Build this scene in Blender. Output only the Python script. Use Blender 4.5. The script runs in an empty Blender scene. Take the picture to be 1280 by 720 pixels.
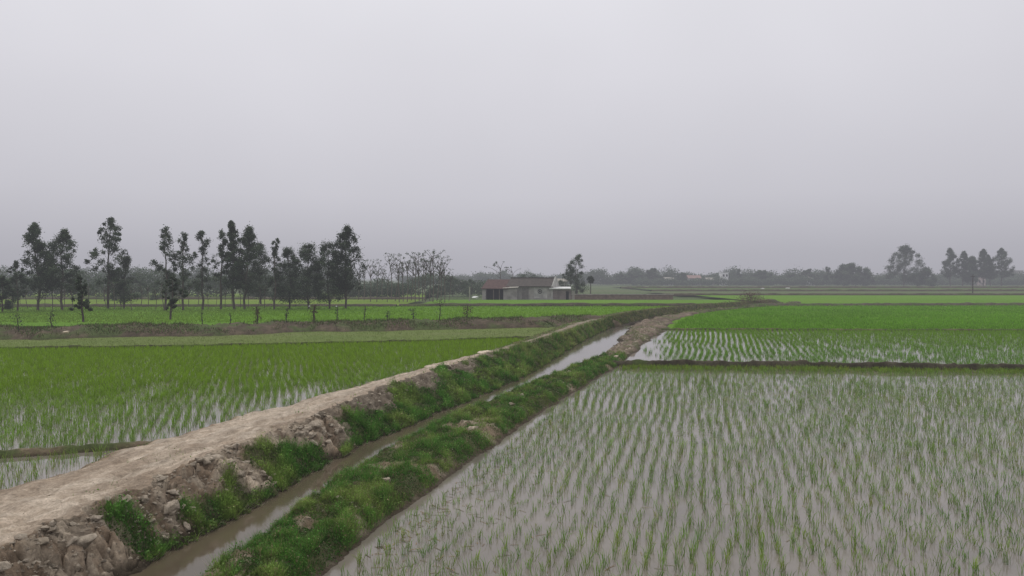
import bpy, math
import numpy as np
from mathutils import Vector, Matrix

RNG = np.random.default_rng(11)
scene = bpy.context.scene
COL = scene.collection
R = math.radians

# ------------------------------------------------------------------ camera
H = 3.5                      # eye height above the paddy water (the photo is taken from a raised road)
F = 1000.0                   # focal length in pixels of the 1280 px wide photo
PITCH = math.atan(13.0 / F)
cam_d = bpy.data.cameras.new("camera")
cam = bpy.data.objects.new("camera", cam_d)
COL.objects.link(cam)
cam.location = (0, 0, H)
cam.rotation_euler = (math.pi / 2 - PITCH, 0, 0)
cam_d.sensor_width = 36.0
cam_d.lens = 36.0 * F / 1280.0
cam_d.clip_start = 0.1
cam_d.clip_end = 9000
scene.camera = cam


def at(px, py, z=0.0):
    """survey helper: the ground point (at height z) seen in that direction"""
    a = (360.0 - py) / F
    dy = math.cos(PITCH) + a * math.sin(PITCH)
    dz = -math.sin(PITCH) + a * math.cos(PITCH)
    t = (z - H) / dz
    return np.array([(px - 640.0) / F * t, dy * t])


# ------------------------------------------------------------------ noise
def _hash(ix, iy, seed):
    h = (ix.astype(np.int64) * 374761393 + iy.astype(np.int64) * 668265263 + seed * 1274126177) & 0xFFFFFFFF
    h = ((h ^ (h >> 13)) * 1274126177) & 0xFFFFFFFF
    h = h ^ (h >> 16)
    return (h & 0xFFFF) / 65535.0


def vnoise(x, y, seed=0):
    x = np.asarray(x, float); y = np.asarray(y, float)
    xi = np.floor(x); yi = np.floor(y)
    u = x - xi; v = y - yi
    u = u * u * (3 - 2 * u); v = v * v * (3 - 2 * v)
    a = _hash(xi, yi, seed); b = _hash(xi + 1, yi, seed)
    c = _hash(xi, yi + 1, seed); d = _hash(xi + 1, yi + 1, seed)
    return (a * (1 - u) + b * u) * (1 - v) + (c * (1 - u) + d * u) * v


def fbm(x, y, seed=0, octv=4, gain=0.5):
    s = 0; a = 1.0; t = 0
    for i in range(octv):
        s = s + a * vnoise(np.asarray(x) * 2 ** i, np.asarray(y) * 2 ** i, seed + i * 17)
        t += a; a *= gain
    return s / t


def worley(x, y, seed):
    """per-cell random value of the nearest point, and how far one is from the cell's edge"""
    xi = np.floor(x); yi = np.floor(y)
    d1 = np.full(x.shape, 9.0); d2 = np.full(x.shape, 9.0); v = np.zeros(x.shape)
    for ox in (-1, 0, 1):
        for oy in (-1, 0, 1):
            cx = xi + ox; cy = yi + oy
            d = np.hypot(cx + _hash(cx, cy, seed) - x, cy + _hash(cx, cy, seed + 5) - y)
            n = d < d1
            d2 = np.where(n, d1, np.minimum(d2, d)); v = np.where(n, _hash(cx, cy, seed + 9), v); d1 = np.where(n, d, d1)
    return v, d2 - d1


def sstep(a, b, x):
    t = np.clip((np.asarray(x, float) - a) / (b - a), 0, 1)
    return t * t * (3 - 2 * t)


# ------------------------------------------------------------------ materials
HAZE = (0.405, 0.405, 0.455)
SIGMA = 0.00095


def haze_group():  # painted haze: a glowing colour mixed into each surface by distance
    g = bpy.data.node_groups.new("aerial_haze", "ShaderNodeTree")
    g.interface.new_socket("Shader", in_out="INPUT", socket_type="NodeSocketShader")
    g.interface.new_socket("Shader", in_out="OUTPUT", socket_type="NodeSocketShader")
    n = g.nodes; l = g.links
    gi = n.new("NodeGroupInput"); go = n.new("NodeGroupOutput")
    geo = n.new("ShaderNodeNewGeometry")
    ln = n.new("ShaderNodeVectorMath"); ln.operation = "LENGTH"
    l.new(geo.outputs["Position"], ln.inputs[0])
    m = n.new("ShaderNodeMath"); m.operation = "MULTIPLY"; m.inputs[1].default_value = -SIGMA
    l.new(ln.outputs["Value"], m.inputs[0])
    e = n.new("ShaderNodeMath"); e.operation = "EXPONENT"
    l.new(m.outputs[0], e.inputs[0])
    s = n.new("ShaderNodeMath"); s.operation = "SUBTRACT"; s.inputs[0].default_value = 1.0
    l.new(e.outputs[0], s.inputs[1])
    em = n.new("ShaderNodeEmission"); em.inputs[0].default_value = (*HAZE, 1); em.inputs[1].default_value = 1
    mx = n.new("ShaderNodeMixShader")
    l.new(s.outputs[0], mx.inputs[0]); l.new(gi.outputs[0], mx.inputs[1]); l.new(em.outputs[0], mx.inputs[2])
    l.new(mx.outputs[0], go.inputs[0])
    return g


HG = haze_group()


class Mat:
    def __init__(self, name):
        self.m = bpy.data.materials.new(name)
        self.m.use_nodes = True
        try:
            self.m.cycles.emission_sampling = "NONE"
        except Exception:
            pass
        self.n = self.m.node_tree.nodes; self.l = self.m.node_tree.links
        self.n.clear()
        self.out = self.n.new("ShaderNodeOutputMaterial")

    def node(self, t, **kw):
        x = self.n.new(t)
        for k, v in kw.items():
            setattr(x, k, v)
        return x

    def link(self, a, b):
        self.l.new(a, b)

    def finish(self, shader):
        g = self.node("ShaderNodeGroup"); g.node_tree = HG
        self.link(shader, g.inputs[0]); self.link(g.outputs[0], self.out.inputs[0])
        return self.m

    def pos(self, scale=(1, 1, 1)):
        geo = self.node("ShaderNodeNewGeometry")
        mp = self.node("ShaderNodeMapping"); mp.inputs["Scale"].default_value = scale
        self.link(geo.outputs["Position"], mp.inputs["Vector"])
        return mp.outputs[0]

    def noise(self, vec, scale, detail=4, rough=0.6):
        t = self.node("ShaderNodeTexNoise")
        t.inputs["Scale"].default_value = scale; t.inputs["Detail"].default_value = detail
        t.inputs["Roughness"].default_value = rough
        self.link(vec, t.inputs["Vector"])
        return t.outputs["Fac"]

    def ramp(self, fac, stops):
        r = self.node("ShaderNodeValToRGB")
        e = r.color_ramp.elements
        while len(e) < len(stops):
            e.new(0.5)
        for i, (p, c) in enumerate(stops):
            e[i].position = p
            e[i].color = (c[0], c[1], c[2], 1) if hasattr(c, "__len__") else (c, c, c, 1)
        self.link(fac, r.inputs[0])
        return r.outputs[0]

    def mix(self, fac, a, b, mode="MIX"):
        x = self.node("ShaderNodeMix", data_type="RGBA", blend_type=mode)
        for i, v in ((0, fac), (6, a), (7, b)):
            if hasattr(v, "is_linked") or isinstance(v, bpy.types.NodeSocket):
                self.link(v, x.inputs[i])
            elif i == 0:
                x.inputs[0].default_value = v
            else:
                x.inputs[i].default_value = (*v[:3], 1)
        return x.outputs[2]

    def bump(self, h, strength, dist):
        b = self.node("ShaderNodeBump")
        b.inputs["Strength"].default_value = strength; b.inputs["Distance"].default_value = dist
        self.link(h, b.inputs["Height"])
        return b.outputs[0]

    def principled(self, color, rough=0.9, normal=None, spec=0.25, ior=None):
        p = self.node("ShaderNodeBsdfPrincipled")
        if isinstance(color, bpy.types.NodeSocket):
            self.link(color, p.inputs["Base Color"])
        else:
            p.inputs["Base Color"].default_value = (*color, 1)
        if isinstance(rough, bpy.types.NodeSocket):
            self.link(rough, p.inputs["Roughness"])
        else:
            p.inputs["Roughness"].default_value = rough
        p.inputs["Specular IOR Level"].default_value = spec
        if ior:
            p.inputs["IOR"].default_value = ior
        if normal is not None:
            self.link(normal, p.inputs["Normal"])
        return p.outputs[0]


def leaf_mat(name, rough=0.55, trans=0.3, tint=(1, 1, 1)):
    M = Mat(name)
    a = M.node("ShaderNodeAttribute", attribute_name="Col")
    v = M.noise(M.pos(), 3.0, 3)
    c = M.mix(1.0, a.outputs["Color"], M.ramp(v, [(0.3, 0.72), (0.7, 1.25)]), "MULTIPLY")
    if tint != (1, 1, 1):
        c = M.mix(1.0, c, tint, "MULTIPLY")
    p = M.principled(c, rough, spec=0.2)
    t = M.node("ShaderNodeBsdfTranslucent"); M.link(c, t.inputs[0])
    mx = M.node("ShaderNodeMixShader"); mx.inputs[0].default_value = trans
    M.link(p, mx.inputs[1]); M.link(t.outputs[0], mx.inputs[2])
    return M.finish(mx.outputs[0])


def soil_mat(name, fine=28.0, bump=0.6, lo=0.62, hi=1.3):
    """bare earth: the broad colour comes from the mesh, grain and cracks from noise"""
    M = Mat(name)
    a = M.node("ShaderNodeAttribute", attribute_name="Col")
    p = M.pos()
    n1 = M.noise(p, fine, 6, 0.7)
    n2 = M.noise(p, fine * 0.22, 5, 0.62)
    c = M.mix(1.0, a.outputs["Color"], M.ramp(n1, [(0.3, lo), (0.7, hi)]), "MULTIPLY")
    c = M.mix(1.0, c, M.ramp(n2, [(0.32, (0.72, 0.70, 0.68)), (0.68, (1.18, 1.18, 1.2))]), "MULTIPLY")
    ad = M.node("ShaderNodeMath", operation="ADD")
    M.link(n1, ad.inputs[0]); M.link(n2, ad.inputs[1])
    nb = M.bump(ad.outputs[0], bump, 0.04)
    return M.finish(M.principled(c, 0.95, nb, 0.15))


def plain_mat(name, color, rough=0.8, scale=6.0, var=0.25, spec=0.2, bump=0.2):
    M = Mat(name)
    p = M.pos()
    n = M.noise(p, scale, 5)
    c = M.mix(1.0, color, M.ramp(n, [(0.3, 1 - var), (0.7, 1 + var)]), "MULTIPLY")
    nb = M.bump(n, bump, 0.05)
    return M.finish(M.principled(c, rough, nb, spec))


def water_mat(name, mud, rough=0.03, ripple=0.02):
    M = Mat(name)
    p = M.pos()
    n = M.noise(p, 0.55, 5)
    c = M.ramp(n, [(0.3, tuple(v * 0.8 for v in mud)), (0.7, tuple(v * 1.15 for v in mud))])
    w = M.noise(p, 3.0, 3)
    nb = M.bump(w, ripple, 0.05)
    r = M.ramp(M.noise(p, 0.3, 3), [(0.35, rough), (0.7, rough * 2.4)])
    return M.finish(M.principled(c, r, nb, 0.5, 1.33))


def field_mat(name, c1, c2, c3, sx=0.25, sy=0.25):
    M = Mat(name)
    n = M.noise(M.pos((sx, sy, 1)), 1.0, 6, 0.6)
    n2 = M.noise(M.pos((1, 1, 1)), 9.0, 4, 0.7)
    c = M.ramp(n, [(0.3, c1), (0.5, c2), (0.7, c3)])
    c = M.mix(1.0, c, M.ramp(n2, [(0.3, 0.65), (0.7, 1.25)]), "MULTIPLY")
    nb = M.bump(n2, 0.7, 0.12)
    return M.finish(M.principled(c, 0.9, nb, 0.1))


# ------------------------------------------------------------------ mesh helpers
def build_mesh(name, V, quads=None, tris=None, col=None, mats=(), smooth=False, mat_idx=None):
    me = bpy.data.meshes.new(name)
    V = np.ascontiguousarray(V, np.float32).reshape(-1, 3)
    nq = 0 if quads is None else len(quads)
    nt = 0 if tris is None else len(tris)
    loops = []
    if nq:
        loops.append(np.asarray(quads, np.int32).reshape(-1))
    if nt:
        loops.append(np.asarray(tris, np.int32).reshape(-1))
    loops = np.concatenate(loops)
    starts = np.concatenate([np.arange(nq, dtype=np.int32) * 4, nq * 4 + np.arange(nt, dtype=np.int32) * 3])
    me.vertices.add(len(V)); me.vertices.foreach_set("co", V.ravel())
    me.loops.add(len(loops)); me.loops.foreach_set("vertex_index", loops)
    me.polygons.add(nq + nt); me.polygons.foreach_set("loop_start", starts.astype(np.int32))
    if col is not None:
        a = me.color_attributes.new("Col", "FLOAT_COLOR", "POINT")
        c4 = np.ones((len(V), 4), np.float32); c4[:, :3] = np.asarray(col, np.float32).reshape(-1, 3)
        a.data.foreach_set("color", c4.ravel())
    for m in mats:
        me.materials.append(m)
    if mat_idx is not None:
        me.polygons.foreach_set("material_index", np.asarray(mat_idx, np.int32))
    me.update(calc_edges=True)
    me.validate()
    me.polygons.foreach_set("use_smooth", np.full(nq + nt, bool(smooth)))
    return me


def put(name, me, parent=None, loc=None, rz=0.0, scale=None):
    o = bpy.data.objects.new(name, me)
    COL.objects.link(o)
    if parent is not None:
        o.parent = parent
    if loc is not None:
        o.location = loc
    if rz:
        o.rotation_euler = (0, 0, rz)
    if scale is not None:
        o.scale = scale
    return o


def tag(o, label=None, cat=None, group=None, kind=None):
    if label: o["label"] = label
    if cat: o["category"] = cat
    if group: o["group"] = group
    if kind: o["kind"] = kind
    return o


def root(name, loc, label, cat, group=None, rz=0.0):
    o = bpy.data.objects.new(name, None)
    o.empty_display_size = 0.3
    COL.objects.link(o)
    o.location = loc; o.rotation_euler = (0, 0, rz)
    return tag(o, label, cat, group)


class Soup:
    """collects tubes, boxes, cards into one mesh"""
    def __init__(self):
        self.V = []; self.Q = []; self.T = []; self.C = []; self.nv = 0

    def add(self, V, quads=None, tris=None, col=(1, 1, 1)):
        V = np.asarray(V, float).reshape(-1, 3)
        if quads is not None and len(quads):
            self.Q.append(np.asarray(quads, np.int64).reshape(-1, 4) + self.nv)
        if tris is not None and len(tris):
            self.T.append(np.asarray(tris, np.int64).reshape(-1, 3) + self.nv)
        self.V.append(V)
        c = np.asarray(col, float)
        if c.ndim == 1:
            c = np.tile(c, (len(V), 1))
        self.C.append(c)
        self.nv += len(V)

    def tube(self, P, rad, n=5, col=(1, 1, 1)):
        P = np.asarray(P, float); rad = np.asarray(rad, float)
        k = len(P)
        d = np.gradient(P, axis=0)
        d /= np.linalg.norm(d, axis=1)[:, None] + 1e-9
        ref = np.tile(np.array([1.0, 0.13, 0.0]), (k, 1))
        a = np.cross(d, ref); a /= np.linalg.norm(a, axis=1)[:, None] + 1e-9
        b = np.cross(d, a)
        th = np.linspace(0, 2 * np.pi, n, endpoint=False)
        ring = (np.cos(th)[None, :, None] * a[:, None, :] + np.sin(th)[None, :, None] * b[:, None, :]) * rad[:, None, None] + P[:, None, :]
        V = ring.reshape(-1, 3)
        q = []
        for i in range(k - 1):
            for j in range(n):
                q.append((i * n + j, i * n + (j + 1) % n, (i + 1) * n + (j + 1) % n, (i + 1) * n + j))
        t = [((k - 1) * n, (k - 1) * n + j, (k - 1) * n + j + 1) for j in range(1, n - 1)]
        self.add(V, q, t, col)

    def box(self, x0, x1, y0, y1, z0, z1, col=(1, 1, 1)):
        V = [(x, y, z) for z in (z0, z1) for y in (y0, y1) for x in (x0, x1)]
        self.add(V, [(0, 2, 3, 1), (4, 5, 7, 6), (0, 1, 5, 4), (2, 6, 7, 3), (0, 4, 6, 2), (1, 3, 7, 5)], None, col)

    def prism(self, poly, axis_pts, col=(1, 1, 1)):
        pass

    def mesh(self, name, mats=(), smooth=False):
        return build_mesh(name, np.concatenate(self.V), np.concatenate(self.Q) if self.Q else None,
                          np.concatenate(self.T) if self.T else None, np.concatenate(self.C), mats, smooth)


def blades(P, h, w, lean, yaw, col, two=True, tipcol=1.25):
    """curved grass blades standing on the points P (n,3); h, w, lean, yaw are per blade"""
    n = len(P)
    dx = np.cos(yaw); dy = np.sin(yaw)
    px = -dy; py = dx
    face = RNG.uniform(0, np.pi, n)
    wx = np.cos(face); wy = np.sin(face)
    base = P
    l1 = lean * 0.35 * h; l2 = lean * h
    mid = P + np.stack([dx * l1, dy * l1, h * 0.55], 1)
    tip = P + np.stack([dx * l2, dy * l2, h * (1 - 0.3 * lean)], 1)
    off = np.stack([wx * w, wy * w, np.zeros(n)], 1) * 0.5
    col = np.asarray(col, float)
    if two:
        V = np.stack([base - off * 0.7, base + off * 0.7, mid + off, mid - off, tip], 1).reshape(-1, 3)
        i = np.arange(n)[:, None] * 5
        Q = i + np.array([[0, 1, 2, 3]]); T = i + np.array([[3, 2, 4]])
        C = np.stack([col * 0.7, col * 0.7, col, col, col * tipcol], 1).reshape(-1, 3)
        return V, Q, T, C
    V = np.stack([base - off, base + off, tip], 1).reshape(-1, 3)
    i = np.arange(n)[:, None] * 3
    T = i + np.array([[0, 1, 2]])
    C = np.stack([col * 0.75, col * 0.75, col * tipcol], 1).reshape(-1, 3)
    return V, None, T, C


def leaves(P, size, col, aspect=0.45, droop=0.4):
    """small rhombic leaf cards with random pose"""
    n = len(P)
    d = RNG.normal(size=(n, 3)); d[:, 2] -= droop
    d /= np.linalg.norm(d, axis=1)[:, None] + 1e-9
    r = RNG.normal(size=(n, 3))
    s = np.cross(d, r); s /= np.linalg.norm(s, axis=1)[:, None] + 1e-9
    size = np.broadcast_to(np.asarray(size, float), (n,))[:, None]
    V = np.stack([P - d * size * 0.5, P + s * size * aspect * 0.5, P + d * size * 0.5, P - s * size * aspect * 0.5], 1).reshape(-1, 3)
    Q = np.arange(n)[:, None] * 4 + np.array([[0, 1, 2, 3]])
    C = np.repeat(col, 4, axis=0)
    return V, Q, C


def vary(base, n, amt=0.25, hue=0.1):
    base = np.asarray(base, float)
    k = 1 + RNG.uniform(-amt, amt, n)
    c = base[None, :] * k[:, None]
    c[:, 0] *= 1 + RNG.uniform(-hue, hue * 2.2, n)
    c[:, 2] *= 1 + RNG.uniform(-hue, hue, n)
    return np.clip(c, 0, 1)


# ------------------------------------------------------------------ light and sky
SUN_EL, SUN_AZ = 52.0, -25.0
sun_d = bpy.data.lights.new("sun", "SUN")
sun = bpy.data.objects.new("sun", sun_d)
COL.objects.link(sun)
sun_d.energy = 0.8; sun_d.angle = R(35); sun_d.color = (1.0, 0.97, 0.92)
sd = Vector((math.sin(R(SUN_AZ)) * math.cos(R(SUN_EL)), math.cos(R(SUN_AZ)) * math.cos(R(SUN_EL)), math.sin(R(SUN_EL))))
sun.rotation_euler = sd.to_track_quat("Z", "Y").to_euler()
sun.location = (0, 0, 60)

world = bpy.data.worlds.new("World")
scene.world = world
world.use_nodes = True
wn = world.node_tree.nodes; wl = world.node_tree.links
wn.clear()
wo = wn.new("ShaderNodeOutputWorld")
bg = wn.new("ShaderNodeBackground"); bg.inputs[1].default_value = 0.1
sky = wn.new("ShaderNodeTexSky"); sky.sky_type = "NISHITA"; sky.sun_disc = False
sky.sun_elevation = R(SUN_EL); sky.sun_rotation = R(SUN_AZ); sky.dust_density = 6.0; sky.air_density = 1.2
hs = wn.new("ShaderNodeHueSaturation"); hs.inputs["Saturation"].default_value = 0.12
wl.new(sky.outputs[0], hs.inputs["Color"])
tc = wn.new("ShaderNodeTexCoord")
sp = wn.new("ShaderNodeSeparateXYZ"); wl.new(tc.outputs["Generated"], sp.inputs[0])
rp = wn.new("ShaderNodeValToRGB")
stops = [(0.0, (0.44, 0.436, 0.484)), (0.03, (0.468, 0.463, 0.513)), (0.10, (0.575, 0.568, 0.622)),
         (0.24, (0.685, 0.677, 0.730)), (0.34, (0.735, 0.73, 0.780)), (0.6, (0.86, 0.86, 0.88)), (1.0, (1.0, 1.0, 1.0))]
el = rp.color_ramp.elements
while len(el) < len(stops):
    el.new(0.5)
for i, (p, c) in enumerate(stops):
    el[i].position = p; el[i].color = (*c, 1)
wl.new(sp.outputs["Z"], rp.inputs[0])
cn = wn.new("ShaderNodeTexNoise"); cn.inputs["Scale"].default_value = 1.6; cn.inputs["Detail"].default_value = 4
wl.new(tc.outputs["Generated"], cn.inputs["Vector"])
cr = wn.new("ShaderNodeMapRange"); cr.inputs["From Min"].default_value = 0.3; cr.inputs["From Max"].default_value = 0.7
cr.inputs["To Min"].default_value = 9.35; cr.inputs["To Max"].default_value = 10.5
wl.new(cn.outputs["Fac"], cr.inputs["Value"])
sc_ = wn.new("ShaderNodeVectorMath"); sc_.operation = "SCALE"
wl.new(rp.outputs[0], sc_.inputs[0]); wl.new(cr.outputs[0], sc_.inputs["Scale"])
mxw = wn.new("ShaderNodeMix"); mxw.data_type = "RGBA"; mxw.inputs[0].default_value = 0.94   # cloud deck over the clear sky
wl.new(hs.outputs[0], mxw.inputs[6]); wl.new(sc_.outputs[0], mxw.inputs[7])
wl.new(mxw.outputs[2], bg.inputs[0]); wl.new(bg.outputs[0], wo.inputs[0])

scene.view_settings.view_transform = "Standard"
scene.view_settings.look = "None"
scene.view_settings.exposure = 0
scene.cycles.use_denoising = True
scene.cycles.max_bounces = 6
scene.cycles.transparent_max_bounces = 8
scene.cycles.caustics_reflective = False
scene.cycles.caustics_refractive = False

# ------------------------------------------------------------------ material instances
M_SOIL = soil_mat("bare_earth")
M_BANK = soil_mat("dug_earth", 20.0, 0.9)
M_BUND = soil_mat("bund_mud", 14.0, 0.8)
M_CLOD = soil_mat("dry_clay", 30.0, 0.9, 0.7, 1.25)
M_GRASS = leaf_mat("bank_herbs", 0.5, 0.25)
M_RICE = leaf_mat("rice_leaf", 0.5, 0.35)
M_LEAF = leaf_mat("tree_leaf", 0.6, 0.2)
M_BARK = soil_mat("bark", 9.0, 0.5)
M_WATER = water_mat("paddy_water_surface", (0.185, 0.160, 0.135), 0.05)
M_DITCH = water_mat("ditch_water_surface", (0.105, 0.083, 0.055), 0.04)
M_GROUND = field_mat("far_ground", (0.07, 0.10, 0.035), (0.09, 0.13, 0.045), (0.12, 0.13, 0.06), 0.008, 0.03)

# ------------------------------------------------------------------ plan of path, ditch and banks (survey lines, x for each y)
YS = np.array([3, 6, 9.65, 12, 15, 18.5, 22.5, 27, 32, 38, 45, 53, 60, 70, 82, 96, 112])
LA = np.array([-8.8, -8.6, -8.4, -8.1, -7.8, -6.8, -5.4, -4.05, -2.5, -.6, 1.0, 2.65, 4.4, 7.5, 13, 23, 36])
LC = np.array([-6.1, -5.65, -5.3, -5.0, -4.55, -3.9, -3.1, -1.9, -.3, 1.2, 3.25, 5.2, 7.2, 10.2, 15.9, 26, 39])
LE = np.array([-5.0, -4.75, -4.54, -4.05, -3.58, -2.75, -1.3, .05, 1.4, 2.5, 4.1, 6.0, 8.0, 11.9, 18, 28, 41])
LF = np.array([-4.2, -3.95, -3.62, -3.3, -2.95, -2.1, -.55, .85, 2.6, 4.6, 6.0, 7.5, 8.7, 12.5, 18.6, 28.6, 41.6])
LH = np.array([-3.0, -2.6, -2.17, -1.65, -.8, .15, 1.27, 2.75, 4.35, 6.0, 7.7, 10.3, 11.9, 14.6, 20.2, 30.0, 43.2])


def smooth_line(L):
    yy = np.linspace(YS[0], YS[-1], 1200)
    v = np.interp(yy, YS, L)
    # distance-proportional smoothing
    out = np.zeros_like(v)
    for k in np.linspace(-0.11, 0.11, 15):
        out += np.interp(np.clip(yy * (1 + k), YS[0], YS[-1]), YS, L)
    return yy, out / 15


_L = {k: smooth_line(v) for k, v in (("A", LA), ("C", LC), ("E", LE), ("F", LF), ("H", LH))}


def ln(k, y):
    return np.interp(y, *_L[k])


SEGS = [("A0", 5), ("A", 6), ("B", 46), ("C", 60), ("E", 16), ("F", 44), ("H", 8)]
yrow = [3.0]
while yrow[-1] < 112:
    yrow.append(yrow[-1] + max(0.028, 0.0042 * yrow[-1]))
yrow = np.array(yrow)
nr = len(yrow)


def edge_wob(y, seed, amp):
    return (fbm(y * 0.9, y * 0 + seed, seed, 4) - 0.5) * 2 * amp


def ground_cols(y):
    wob = np.clip(1.2 - y / 80, 0.4, 1)
    A = ln("A", y) + edge_wob(y, 3, 0.34) + (fbm(y * 4.0, y * 0 + 3, 8, 3) - .5) * .3 * wob; C = ln("C", y) + edge_wob(y, 5, 0.26) + (fbm(y * 3.2, y * 0 + 5, 6, 3) - .5) * .34 * wob
    E = ln("E", y) + edge_wob(y, 7, 0.14); Fq = ln("F", y) + edge_wob(y, 9, 0.16) * (1 + 2.2 * sstep(36, 44, y)); Hh = ln("H", y) + edge_wob(y, 12, 0.12) * (1 + 3.5 * sstep(36, 44, y))
    return [A - 1.0, A, A + 0.35, C, E, Fq, Hh, Hh + 0.9]


def ground_z(seg, t, x, y):
    """height on segment seg at fraction t"""
    n1 = fbm(x * 1.3, y * 1.3, 31, 4); n2 = fbm(x * 5, y * 5, 37, 3); n3 = fbm(x * 14, y * 14, 43, 2)
    if seg == 0:
        return -0.3 + 0.3 * t + 0.03 * (n1 - .5)
    if seg == 1:
        return 0.0 + 0.2 * sstep(0, 1, t) + (0.06 * (n2 - .5) + 0.03 * (n3 - .5)) * t
    if seg == 2:
        z = 0.22 + (0.40 - .12 * sstep(33, 42, y)) * t ** .8
        rut = -0.05 * (np.exp(-((t - 0.32) / 0.07) ** 2) + np.exp(-((t - 0.68) / 0.07) ** 2))
        w1, e1 = worley(x * 3.1, y * 2.3, 331)
        rut = rut - .030 * (w1 > .72) * sstep(.12, .35, e1) * sstep(.05, .15, t)
        return z + rut + 0.10 * (n1 - .5) * sstep(0, .2, t) + 0.085 * (n2 - .5) + 0.03 * (n3 - .5) * (0.6 + 1.6 * sstep(.6, 1, t))
    if seg == 3:
        z = 0.62 - .12 * sstep(33, 42, y) - (0.74 - .12 * sstep(33, 42, y)) * (0.45 * t + 0.55 * sstep(0.12, 1.0, t))
        bill = np.abs(fbm(x * 2.2, y * 2.2, 61, 3) - 0.5) * 2
        bill2 = np.abs(fbm(x * 6.5, y * 6.5, 67, 3) - 0.5) * 2
        win = np.sin(np.pi * np.clip(t, 0, 1)) ** 0.7
        w1, e1 = worley(x * 4.2 + 0.8 * n2, y * 4.2, 303); w2, e2 = worley(x * 10.5, y * 10.5 + n1, 307)
        blocky = (1 - sstep(24, 32, y)) * sstep(-0.02, .12, t) * (1 - .7 * herb_mask_left(y, t, x))
        blk = 0.16 * (w1 - .45) * sstep(0, .22, e1) + 0.075 * (w2 - .45) * sstep(0, .25, e2) - 0.07 * (1 - sstep(0, .16, e1))
        return z + win * (0.26 * (bill - 0.3) + 0.10 * (bill2 - .3)) + blocky * blk + 0.07 * (n2 - .5) + 0.04 * (n3 - .5)
    if seg == 4:
        return -0.12 - 0.28 * np.sin(np.pi * t) + 0.03 * (n2 - .5)
    if seg == 5:
        cr = 0.24 - .08 * sstep(24, 32, y) + 0.10 * (n1 - .5) + .35 * sstep(35, 38, y) * (fbm(x * .9, y * .5, 77, 3) - .5)
        z = -0.12 + (cr + 0.12) * sstep(0, 0.28, t) - cr * sstep(0.82, 1.0, t)
        win = np.sin(np.pi * t)
        return z + win * (0.16 * (n2 - .5) + 0.16 * (np.abs(fbm(x * 4, y * 4, 71, 3) - .5) * 2 - .3)) + 0.03 * (n3 - .5)
    return 0.0 - 0.3 * t + 0.02 * (n2 - .5) * (1 - t)


def herb_mask_left(y, t, x):
    """how green the path-side slope is (0..1)"""
    m = 0.8 * sstep(9.9, 10.1, y) * (1 - sstep(10.35, 10.6, y))
    m = m + sstep(11.0, 11.3, y) * (1 - sstep(12.6, 12.9, y))
    m = m + sstep(13.3, 13.6, y) * (1 - sstep(15.5, 15.9, y)) + .75 * sstep(.74, .84, t) * sstep(10, 11, y) * sstep(.40, .5, fbm(x * 1.9, y * 1.5, 87, 3))
    m = m + sstep(16.9, 17.6, y)
    lo = 0.36 + 0.14 * np.sin(y * 1.7) * (y < 30) - 0.28 * sstep(20, 34, y)
    m = np.clip(m, 0, 1) * sstep(lo - 0.08, lo + 0.08, t + 0.3 * (fbm(x * 2.5, y * 2.5, 83, 3) - .5))
    # ragged greenery higher up too
    m = np.maximum(m, 0.7 * sstep(0.56, 0.66, fbm(x * 1.6, y * 1.1, 91, 3)) * sstep(15, 20, y))
    return m


def herb_mask_right(y, t, x):
    m = sstep(0.06, 0.16, t) * (1 - sstep(0.92, 0.99, t))
    bald = sstep(0.56, 0.72, fbm(x * 1.6, y * 1.3, 97, 5))
    spit = sstep(34.0, 36, y) * (1 - 0.6 * sstep(74, 84, y))      # bare mud at the bend
    return np.clip(m * (1 - 0.85 * bald) * (1 - spit), 0, 1)


PALE = np.array([0.465, 0.390, 0.308]); BROWN = np.array([0.225, 0.168, 0.118]); WET = np.array([0.060, 0.047, 0.032])
DUG = np.array([0.365, 0.302, 0.230]); MOSS = np.array([0.065, 0.085, 0.028]); DRYG = np.array([0.17, 0.145, 0.075])
MUDR = np.array([0.195, 0.152, 0.115])


def lerp(a, b, f):
    f = np.asarray(f)[..., None]
    return a * (1 - f) + b * f


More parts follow.
